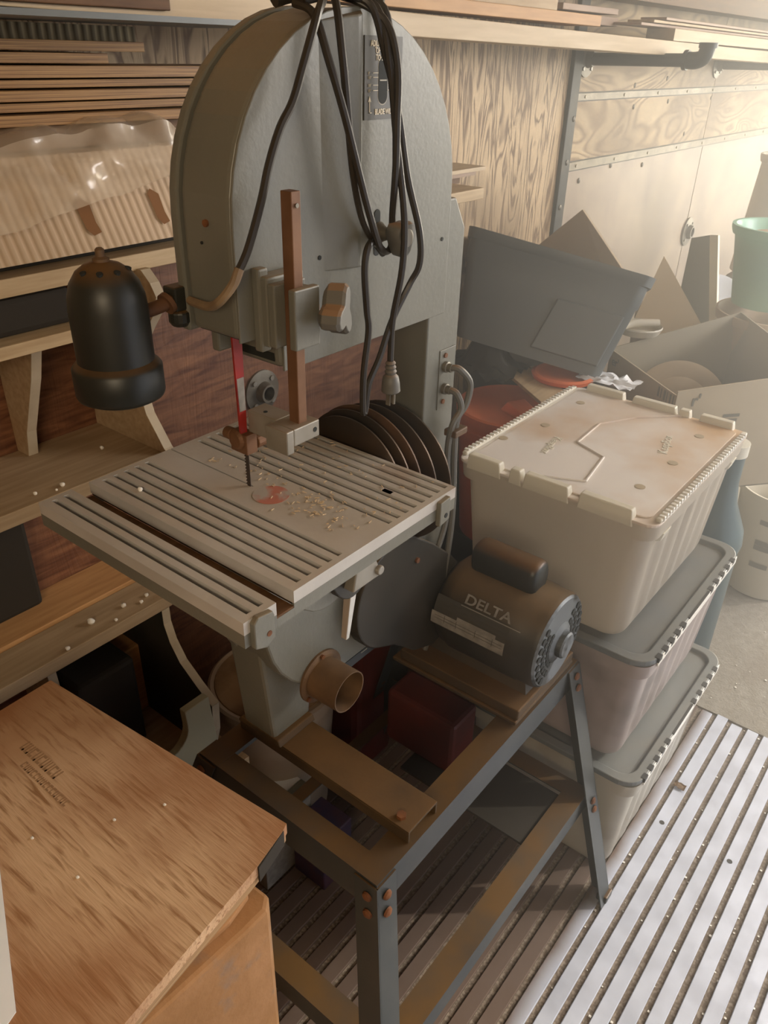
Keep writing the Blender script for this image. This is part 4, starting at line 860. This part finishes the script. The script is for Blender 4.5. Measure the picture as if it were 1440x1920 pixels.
bm = BM(); lathe(bm, (-.425, 1.99, .79), (0, 0, 1), [(.043, -.012), (.043, .02), (.02, .024)], 20); O('jug_cap', bm, 'lid_rim', jg, smooth=True)

# wall flanges and pipes carrying the lumber
def flange(y, z, label, pipe=None, hub=True, rr=.052):
    t = thing('pipe_bracket' if pipe else 'wall_flange', (-1.31, y, z), label, 'bracket' if pipe else 'flange')
    bm = BM(); lathe(bm, (-1.31, y, z), (1, 0, 0), [(rr, 0), (rr, .006), (rr * .5, .010), (rr * .42, .028), (rr * .32, .028), (rr * .32, .002)], 32, caps=False); O('flange', bm, 'galv', t, smooth=True)
    for a in (45, 135, 225, 315):
        bm = BM(); A = math.radians(a); cyl(bm, (-1.304, y + rr * .75 * math.cos(A), z + rr * .75 * math.sin(A)), (-1.298, y + rr * .75 * math.cos(A), z + rr * .75 * math.sin(A)), .006, seg=8); O('flange_screw', bm, 'alu', t)
    if pipe:
        bm = BM(); cyl(bm, (-1.30, y, z), (pipe, y, z + .004), .018); O('pipe', bm, 'pipe', t, smooth=True)
        bm = BM(); tube(bm, [(pipe - .02, y, z + .004), (pipe + .01, y, z + .004), (pipe + .032, y, z + .016), (pipe + .038, y, z + .045)], .023, 14); cyl(bm, (pipe - .026, y, z + .004), (pipe - .014, y, z + .004), .027); cyl(bm, (pipe + .038, y, z + .036), (pipe + .038, y, z + .050), .027); O('elbow', bm, 'pipe', t, smooth=True)
    else:
        bm = BM(); cyl(bm, (-1.308, y, z), (-1.3075, y, z), rr * .32); O('flange_bore', bm, 'saw_dark', t)
    return t
flange(2.68, 1.640, 'black iron pipe arm with an upturned elbow under the lumber', -.965)
flange(3.945, 1.628, 'black iron pipe arm furthest along the wall, at the right edge', -.965)
flange(1.198, .946, 'bare pipe flange screwed to the red-stained wall')
flange(4.0, .93, 'bare pipe flange low on the wall near the grey-green panel', rr=.065)
# lumber on the arms
def board(x0, x1, y0, y1, z0, h, m, label, slope=0., group='boards on the pipe rack', name='lumber_board', cutdy=0.):
    bm = BM(); dz = slope * (y1 - y0)
    hexa(bm, [(x0, y0, z0), (x1, y0, z0), (x1, y1, z0 + dz), (x0, y1 + cutdy, z0 + dz), (x0, y0, z0 + h), (x1, y0, z0 + h), (x1, y1, z0 + h + dz), (x0, y1 + cutdy, z0 + h + dz)])
    return tag(O(name, bm, m, bevel=.0015), label, 'board', group)
S_ = -.0145
board(-1.14, -1.05, .30, 5.2, 1.689, .038, 'wood_pale2', 'long pale board along the front bottom of the wall rack', S_ * .97)
board(-1.14, -1.052, .845, 2.21, 1.7205, .024, 'wood_orange', 'orange pine board with a cut end on top of the long pale board', S_ * .3, cutdy=-.03)
board(-1.14, -1.05, 2.72, 5.2, 1.694, .032, 'wood_pale2', 'thick pale board on the right half of the rack', -.008)
board(-1.25, -1.15, .40, 5.2, 1.690, .03, 'wood_brown', 'dark brown board at the back of the wall rack', S_ * .8)
board(-1.24, -1.16, 2.12, 2.55, 1.726, .022, 'wood_pink', 'short pinkish board near the middle of the wall rack', -.004)
board(-1.26, -1.15, .9, 2.15, 1.750, .03, 'wood_pale', 'pale board along the top of the rack above the saw', -.002)
board(-1.26, -1.15, 2.18, 2.52, 1.752, .015, 'wood_pink', 'thin pinkish offcut on top of the wall rack', .0)
for k in range(3): board(-1.16 + .01 * k, -1.075 + .008 * k, 2.52 + .07 * k, 4.9, 1.7285 + .0085 * k, .007, 'wood_pale' if k == 1 else 'wood_pink', ['thin plywood strip, lowest of three at the rack top', 'thin pale plywood strip between two others at the rack top', 'thin plywood strip, topmost of three on the rack'][k], -.006, 'plywood strips on the rack')
board(-1.30, -1.20, .3, 5.5, 1.80, .06, 'wood_brown', 'dark beam above the lumber on the wall', 0, name='wall_beam')
board(-1.30, -1.17, -.3, 1.4, 1.765, .03, 'wood_brown', 'dark brown board high at the upper left corner', 0)
board(-1.12, -1.04, -.2, .826, 1.690, .025, 'wood_brown', 'brown board end at the upper left, left of the pale board', 0)
bm = BM(); box(bm, -1.22, -.98, .30, 1.02, 1.675, 1.682); tag(O('metal_sheet', bm, 'tote'), 'bluish-grey sheet under the boards at the upper left', 'sheet')
bm = BM(); box(bm, -1.185, -1.175, -.1, .86, 1.652, 1.672); tag(O('corrugated_panel', bm, 'card_dark'), 'dark corrugated panel at the upper left against the wall', 'panel')

# ================================================================== LEFT SHELF UNIT
sh = thing('wall_shelf', (-1.21, .3, .0), 'old pine wall shelf unit with curved side panels left of the saw', 'shelf')
def plank(name, x0, x1, y0, y1, z0, z1, m='wood_shelf', p=sh, bv=.0015):
    bm = BM(); box(bm, x0, x1, y0, y1, z0, z1); return O(name, bm, m, p, bevel=bv)
plank('shelf_board', -1.308, -1.11, -.6, .78, .984, 1.010)
plank('shelf_board', -1.198, -1.11, -.6, .80, .675, .703); plank('shelf_board', -1.308, -1.202, -.6, .80, .675, .709, 'wood_orange')
plank('shelf_board', -1.308, -1.11, -.6, .72, 1.247, 1.267, 'wood_pale')
plank('shelf_board', -1.308, -1.11, -.6, 1.80, 1.334, 1.360, 'wood_pale')
plank('shelf_ledge', -1.308, -1.15, -.6, 1.0, 1.3605, 1.3885, 'dark')
def side(y, prof, m='wood_shelf', th=.018):
    bm = BM(); prism(bm, [(-1.308, prof[0][1])] + prof + [(-1.308, prof[-1][1])], 1, y, y + th); s = O('side_panel', bm, m, sh)
    bm = BM(); q = prof
    for a, b in zip(q, q[1:]):
        hexa(bm, [(a[0], y + .0002, a[1]), (a[0] + .0012, y + .0002, a[1]), (a[0] + .0012, y + th, a[1]), (a[0], y + th, a[1]), (b[0], y + .0002, b[1]), (b[0] + .0012, y + .0002, b[1]), (b[0] + .0012, y + th, b[1]), (b[0], y + th, b[1])])
    O('panel_edge', bm, 'wood_edge', s); return s
side(.762, [(-1.085, 1.0105), (-1.10, 1.02), (-1.118, 1.045), (-1.14, 1.075), (-1.150, 1.11), (-1.150, 1.16), (-1.135, 1.20), (-1.105, 1.24), (-1.075, 1.275), (-1.068, 1.30), (-1.080, 1.32), (-1.10, 1.3375)])
side(.598, [(-1.272, 1.0105), (-1.26, 1.06), (-1.235, 1.11), (-1.205, 1.17), (-1.18, 1.2355)])
side(.715, [(-1.01, .35), (-.99, .42), (-.985, .495), (-1.03, .525), (-1.075, .56), (-1.10, .60), (-1.112, .64), (-1.112, .6745)], 'motor')
side(.50, [(-1.24, .35), (-1.21, .45), (-1.19, .55), (-1.20, .6745)])
plank('base_shelf', -1.308, -.98, -.3, .76, .33, .349)
bm = BM(); sc_ = [(.42, .35)] + [(.42, .43), (.525, .44), (.545, .475)] + [(.590 + .045 * math.cos(math.radians(a)), .517 + .045 * math.sin(math.radians(a))) for a in range(200, 376, 15)] + [(.633, .558), (.690, .558), (.70, .44), (.70, .35)]
prism(bm, sc_, 0, -.975, -.957); O('scalloped_apron', bm, mat('sage painted board', (.34, .32, .22), .7), sh, bevel=.002)
plank('toe_board', -.956, -.90, .30, .73, .33, .40, 'wood_pale')
# block and dark things on the lower shelves
bm = BM(); box(bm, -1.29, -1.14, .525, .655, .35, .58); tag(O('shelf_dark_box', bm, 'dark', bevel=.01), 'black crate in the shadow under the lower shelf', 'crate')
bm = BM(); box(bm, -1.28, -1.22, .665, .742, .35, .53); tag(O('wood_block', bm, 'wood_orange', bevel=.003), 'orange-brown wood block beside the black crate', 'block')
bm = BM(); box(bm, -1.30, -1.262, -.3, .56, .7095, .975); tag(O('shelf_dark_box', bm, 'dark', bevel=.01), 'dark box standing in for shade on the lower shelf at the far left', 'crate')  # dark slab put where the lower shelf has only shade
bm = BM(); box(bm, -1.29, -1.14, -.3, .66, 1.2675, 1.325); tag(O('shelf_dark_box', bm, 'dark', bevel=.01), 'dark flat box standing in for shade between the two top shelf boards', 'crate')  # dark slab paints in the shaded shelf interior
# crumbs
for x, y, z, s, lb in ((-1.128, .575, 1.010, .004, 'largest white crumb on the upper pine shelf'), (-1.135, .530, 1.010, .003, 'left white crumb on the upper pine shelf'), (-1.122, .560, 1.010, .002, 'tiny white crumb at the upper shelf front'), (-1.20, .70, 1.010, .0035, 'white crumb at the back of the upper shelf'),
                       (-1.148, .585, .703, .0065, 'biggest white crumb on the lower pine shelf'), (-1.145, .655, .703, .005, 'middle white crumb on the lower pine shelf'), (-1.130, .685, .703, .0035, 'white crumb near the edge of the lower shelf'), (-1.140, .705, .703, .004, 'rightmost white crumb on the lower shelf'), (-1.120, .62, .703, .003, 'small white crumb at the lower shelf edge'), (-1.115, .515, .703, .004, 'leftmost white crumb on the lower shelf'),
                       (-.795, .507, TZ, .003, 'white crumb on the slotted saw table')):
    bm = BM(); bmesh.ops.create_icosphere(bm, subdivisions=2, radius=s)
    for v in bm.verts: v.co = v.co * (1 + .35 * noise.noise(v.co * 400)) + V((x, y, z + s * .9))
    tag(O('foam_crumb', bm, 'foamcrumb', smooth=True), lb, 'crumb', 'white crumbs')
bm = BM(); box(bm, -1.29, -1.19, 1.45, 1.93, 1.383, 1.392); tag(O('thin_board', bm, 'wood_pale2'), 'thin pale board above the shelf end, right of the saw hood', 'board')
bm = BM(); box(bm, -1.29, -1.20, 1.40, 1.90, 1.372, 1.3825); tag(O('thin_board', bm, 'wood_pink'), 'pinkish offcut under the thin pale board by the saw hood', 'board')
bm = BM(); box(bm, -1.29, -1.21, 1.38, 1.84, 1.3565, 1.3715); tag(O('thin_board', bm, 'wood_brown'), 'brown offcut lying on the shelf end by the saw hood', 'board')
# plywood strips above the cardboard
zz = 1.548
for i, (y1, h, x1) in enumerate(((1.6, .014, -1.13), (1.6, .011, -1.145), (1.6, .013, -1.135), (1.6, .010, -1.15), (1.6, .015, -1.14), (.79, .013, -1.15), (.86, .013, -1.155))):
    bm = BM(); box(bm, -1.27, x1, -.3, y1, zz, zz + h)
    tag(O('plywood_strip', bm, 'ply_strip', bevel=.0008), ['plywood strip at the bottom of the upper left pile', 'second plywood strip from the bottom of the upper left pile', 'third plywood strip from the bottom of the upper left pile', 'fourth plywood strip from the bottom of the pile', 'long plywood strip just under the two short ones', 'shorter of the two short plywood strips', 'topmost plywood strip, ending left of the saw hood'][i], 'strip', 'plywood strips in the upper left pile')
    zz += h + .0025
bm = BM(); box(bm, -1.30, -1.16, -.3, 1.6, 1.515, 1.545); tag(O('timber', bm, 'wood_brown'), 'brown timber under the plywood strip pile', 'timber')
# cardboard
cd = thing('cardboard_box', (-1.18, .35, 1.39), 'flattened white corrugated cardboard package on the top shelf', 'cardboard')
bm = BM(); hexa(bm, [(-1.29, -.3, 1.3895), (-1.05, -.3, 1.3895), (-1.055, .93, 1.3895), (-1.29, .93, 1.3895), (-1.29, -.3, 1.513), (-1.12, -.3, 1.512), (-1.12, .93, 1.512), (-1.29, .93, 1.513)]); O('corrugated_board', bm, 'card', cd)
def onface(y, z): f = (z - 1.3895) / (1.512 - 1.3895); return -1.0525 - .0675 * f + .002
for yc, w_ in ((.668, .022), (.792, .020)):
    bm = BM(); P = [(yc - w_ * .5, 1.452), (yc - w_ * .1, 1.458), (yc + w_ * .5, 1.450), (yc + w_ * .42, 1.425), (yc + w_ * .55, 1.412), (yc - .002, 1.409), (yc - w_ * .45, 1.418)]
    bm.faces.new([bm.verts.new(V((onface(y, z), y, z))) for y, z in P]); O('torn_patch', bm, 'card_brown', cd)
bm = BM(); g1, g2 = 90, 34; vv = []
for i in range(g1 + 1):
    row = []
    y = .15 + (.98 - .15) * i / g1
    zend = 1.430 + max(0, (y - .52)) * .17
    for j in range(g2 + 1):
        t = j / g2
        zt = 1.532 + .016 * math.sin(y * 9 + 1.2)
        if t < .25: x = -1.20 + (.10) * t / .25; z = zt + .006 * math.sin(t * 12)
        else:
            s = (t - .25) / .75; z = zt + (zend - zt) * s; x = -1.10 + .045 * s + .006
            x = max(x, onface(y, max(z, 1.39)) + .006)
        nn_ = .018 * noise.noise(V((y * 14, z * 22, 2.))) * (1 + 1.2 * max(0, y - .6) / .3) + .012 * abs(noise.noise(V((y * 30 + z * 14, z * 16, 7.))))
        row.append(bm.verts.new(V((x + max(nn_, -.003), y, z + nn_ * .5))))
    vv.append(row)
for i in range(g1):
    for j in range(g2): bm.faces.new((vv[i][j], vv[i + 1][j], vv[i + 1][j + 1], vv[i][j + 1]))
tag(O('plastic_sheet', bm, 'film', smooth=True), 'shiny clear plastic sheet draped over the cardboard', 'plastic sheet')

# bucket behind the saw base
bk = thing('bucket', (-.90, .93, .0), 'dirty white bucket with a sawdust-covered lid behind the saw pedestal', 'bucket')
bm = BM(); lathe(bm, (-1.03, .925, 0), (0, 0, 1), [(.115, 0), (.12, .01), (.140, .35), (.145, .36), (.142, .375), (.148, .38), (.148, .396), (.142, .40), (.132, .397)], 48); O('pail', bm, 'bucket', bk, smooth=True)
bm = BM(); lathe(bm, (-1.03, .925, .397), (0, 0, 1), [(.134, 0), (.132, .003), (.001, .004)], 40); O('lid', bm, 'bucket_lid', bk, smooth=True)
tr = thing('tape_roll', (-.975, .858, .402), 'dark roll of tape on the sawdust-covered bucket lid', 'tape roll')
bm = BM(); lathe(bm, (-.975, .858, .402), (0, 0, 1), [(.040, 0), (.040, .045), (.024, .045), (.024, 0)], 32, caps=False); O('tape', bm, 'motor', tr, smooth=True)
bm = BM(); lathe(bm, (-.975, .858, .402), (0, 0, 1), [(.0245, 0), (.0245, .047), (.021, .047), (.021, 0)], 28, caps=False); O('tape_core', bm, 'silver', tr, smooth=True)
# under the stand
bx = thing('paper_box', (-.93, .86, .0), 'grey-white box with a crooked lid under the stand', 'box')
bm = BM(); box(bm, -1.05, -.865, .72, .868, 0, .20); O('box_body', bm, 'silver', bx, bevel=.002)
bm = BM(); hexa(bm, [(-1.06, .72, .2005), (-.90, .72, .2005), (-.90, .872, .2005), (-1.06, .872, .2005), (-1.06, .72, .206), (-.90, .72, .206), (-.90, .872, .206), (-1.06, .872, .206)]); O('box_lid', bm, 'paper', bx)
bm = BM(); box(bm, -.898, -.862, .72, .872, .2005, .207); O('box_band', bm, 'grey_board', bx)
bm = BM(); box(bm, -.858, -.765, .80, .895, 0, .16); tag(O('printed_carton', bm, 'print_blue', bevel=.003), 'small purple-blue printed carton beside the grey-white box', 'carton')
rc = thing('fuel_can', (-.9, 1.1, 0), 'dull red can under the motor behind the stand', 'can')
bm = BM(); box(bm, -1.12, -.915, 1.09, 1.24, 0, .47); O('can_body', bm, 'redbox', rc, bevel=.02)
bm = BM(); cyl(bm, (-.96, 1.13, .469), (-.96, 1.13, .50), .022); O('can_cap', bm, 'dark', rc)
bm = BM(); box(bm, -.78, -.60, 1.03, 1.12, .2945, .44); tag(O('toolbox', bm, 'redbox', bevel=.01), 'dull red toolbox on the stand shelf under the motor', 'toolbox')

# ================================================================== FOREGROUND
bm = BM(); pts = [(-.885, -.10), (-.475, -.10), (-.452, .335), (-.452, .372), (-.464, .388), (-.885, .374)]
prism(bm, pts, 2, 0, .754); tag(O('fibreboard_box', bm, 'foam', bevel=.006), 'tan fibreboard box under the plywood sheet at the lower left', 'box')
bm = BM(); prism(bm, [(-.88, -.09), (-.49, -.09), (-.470, .330), (-.478, .368), (-.88, .362)], 2, .7545, .766); tag(O('fibreboard_sheet', bm, 'foam', bevel=.003), 'tan fibreboard sheet just under the plywood sheet', 'board')
fp = thing('plywood_sheet', (-.75, .2, .767), 'oak-faced plywood sheet with a stamp lying at the lower left', 'plywood')
bm = BM(); P8 = [(-.9505, .15), (-.958, .405), (-.494, .4505), (-.490, .440), (-.478, .385), (-.476, .372), (-.452, .181), (-.44, .0), (-.96, -.06)]
prism(bm, [(a, b) for a, b in P8], 2, .782, .800); O('sheet', bm, 'fore_ply', fp)
bm = BM(); prism(bm, [(a - .002 if a > -.6 else a, b - .001) for a, b in P8], 2, .7665, .7818); O('core_plies', bm, mat('plywood core edge', (.44, .28, .14), .7, c2=(.26, .15, .07), scale=5, stretch=(1, 1, 90)), fp)
bm = BM(); hexa(bm, [(-.4905, .440, .772), (-.4895, .441, .772), (-.4755, .385, .772), (-.4785, .385, .772), (-.4905, .440, .799), (-.4895, .441, .799), (-.4755, .385, .799), (-.4785, .385, .799)]); O('edge_tar', bm, 'dark', fp)
tb = mat('faded stamp ink', (.34, .20, .10), .7)
bm = BM()
for r0, (x0, y0, n, w_, h_) in enumerate(((-.868, .302, 9, .0075, .016), (-.838, .286, 14, .0055, .010))):
    for i in range(n):
        x = x0 + i * (w_ + .0022); k = random.random()
        for a, b, c, d in ((0, .28, 0, 1), (.28, 1, .0, .22), (.28, 1, .78, 1) if k > .4 else (.7, 1, 0, 1)):
            box(bm, x + a * w_, x + b * w_, y0 + c * h_, y0 + d * h_, .8001, .8003)
O('ink_stamp', bm, tb, fp)
for k, (x, y) in enumerate(((-.665, .315), (-.72, .235), (-.635, .37), (-.63, .24))):
    bm = BM(); bmesh.ops.create_icosphere(bm, subdivisions=1, radius=.0022)
    for v in bm.verts: v.co = V((v.co.x * 1.3, v.co.y, v.co.z * .5)) + V((x, y, .8012))
    tag(O('paint_fleck', bm, 'foamcrumb'), ['white fleck in the middle of the plywood sheet', 'white fleck toward the front left of the plywood', 'tiny white fleck near the back edge of the plywood', 'white fleck near the right front of the plywood'][k], 'fleck', 'flecks on the plywood')
bm = BM(); prism(bm, [(-.69, .185), (-.70, .12), (-.57, .08), (-.548, .128)], 2, .8005, .8012)
bm.free(); bm = BM(); prism(bm, [(-.715, .19), (-.70, .0), (-.50, -.0), (-.545, .115)], 2, .8005, .8015); tag(O('paper_sheet', bm, 'paper'), 'white paper sheet at the lower left edge on the plywood', 'paper')

# shavings on the table
bm = BM()
for k in range(190):
    if k < 80: x = random.gauss(-.59, .035); y = random.gauss(.625, .022)
    else: x = random.uniform(-.80, -.51); y = random.uniform(.62, .78)
    if not (-.85 < x < -.50 and .58 < y < .78): continue
    a = random.uniform(0, 6.28); l = random.uniform(.0008, .0035); q = V((math.cos(a) * l, math.sin(a) * l, 0)); n_ = V((-q.y, q.x, 0)).normalized() * .0005; c = V((x, y, TZ + .0006))
    hexa(bm, [c - q - n_, c + q - n_, c + q + n_, c - q + n_, c - q - n_ + V((0, 0, .0008)), c + q - n_ + V((0, 0, .0012)), c + q + n_ + V((0, 0, .0012)), c - q + n_ + V((0, 0, .0008))])
tag(O('wood_shavings', bm, 'shaving'), 'scattered pale wood shavings on the saw table', 'shavings', kind='stuff')
bm = BM()
for k in range(500):
    x = random.uniform(-.30, .6); y = random.uniform(.7, 3.2)
    if y < 1.95: x = -.264 + round((x + .264) / .0432) * .0432 + random.uniform(-.006, .006)
    if -.80 < x < -.27 and y < 1.8: continue
    z = -.007 if y < 1.95 else -.001
    s = random.uniform(.0008, .0024); box(bm, x - s, x + s * 1.4, y - s, y + s, z, z + s)
tag(O('floor_grit', bm, 'foamcrumb'), 'pale grit and crumbs scattered along the floor grooves', 'grit', kind='stuff')
for x, y in ((-.240, 1.474), (-.072, 1.471), (.096, 1.47), (-.15, .83), (-.05, .98)):
    bm = BM(); lathe(bm, (x + .0, y, .0001), (0, 0, 1), [(.0065, 0), (.006, .0006), (.001, .0004)], 16); tag(O('deck_screw', bm, 'tooth', smooth=True), 'dark recessed screw in a bright floor rib', 'screw', 'deck screws')
bm = BM()
vv = [[bm.verts.new(V((-.262 + .03 * i / 6 + .01 * noise.noise(V((i, j, 3.))), 1.60 + .02 * j / 6, .004 + .01 * abs(noise.noise(V((i * .8, j * .8, 0.))))))) for j in range(7)] for i in range(7)]
for i in range(6):
    for j in range(6): bm.faces.new((vv[i][j], vv[i + 1][j], vv[i + 1][j + 1], vv[i][j + 1]))
tag(O('dry_leaf', bm, 'rust_tube', smooth=True), 'small dry brown leaf on the ribbed floor by the totes', 'leaf')

# pale haze volume over the far part of the space
bm = BM(); box(bm, -1.305, 1.55, .75, 6.5, .001, 2.29)
hz = bpy.data.materials.new('haze volume'); hz.use_nodes = True; nt = hz.node_tree; nt.nodes.remove(nt.nodes['Principled BSDF'])
vsn = nt.nodes.new('ShaderNodeVolumeScatter'); vsn.inputs['Color'].default_value = (1, .96, .86, 1); vsn.inputs['Density'].default_value = .25; vsn.inputs['Anisotropy'].default_value = .55
nt.links.new(vsn.outputs[0], nt.nodes['Material Output'].inputs['Volume'])
tag(O('air_haze', bm, hz), 'pale haze filling the air toward the open doorway', 'haze', kind='stuff')
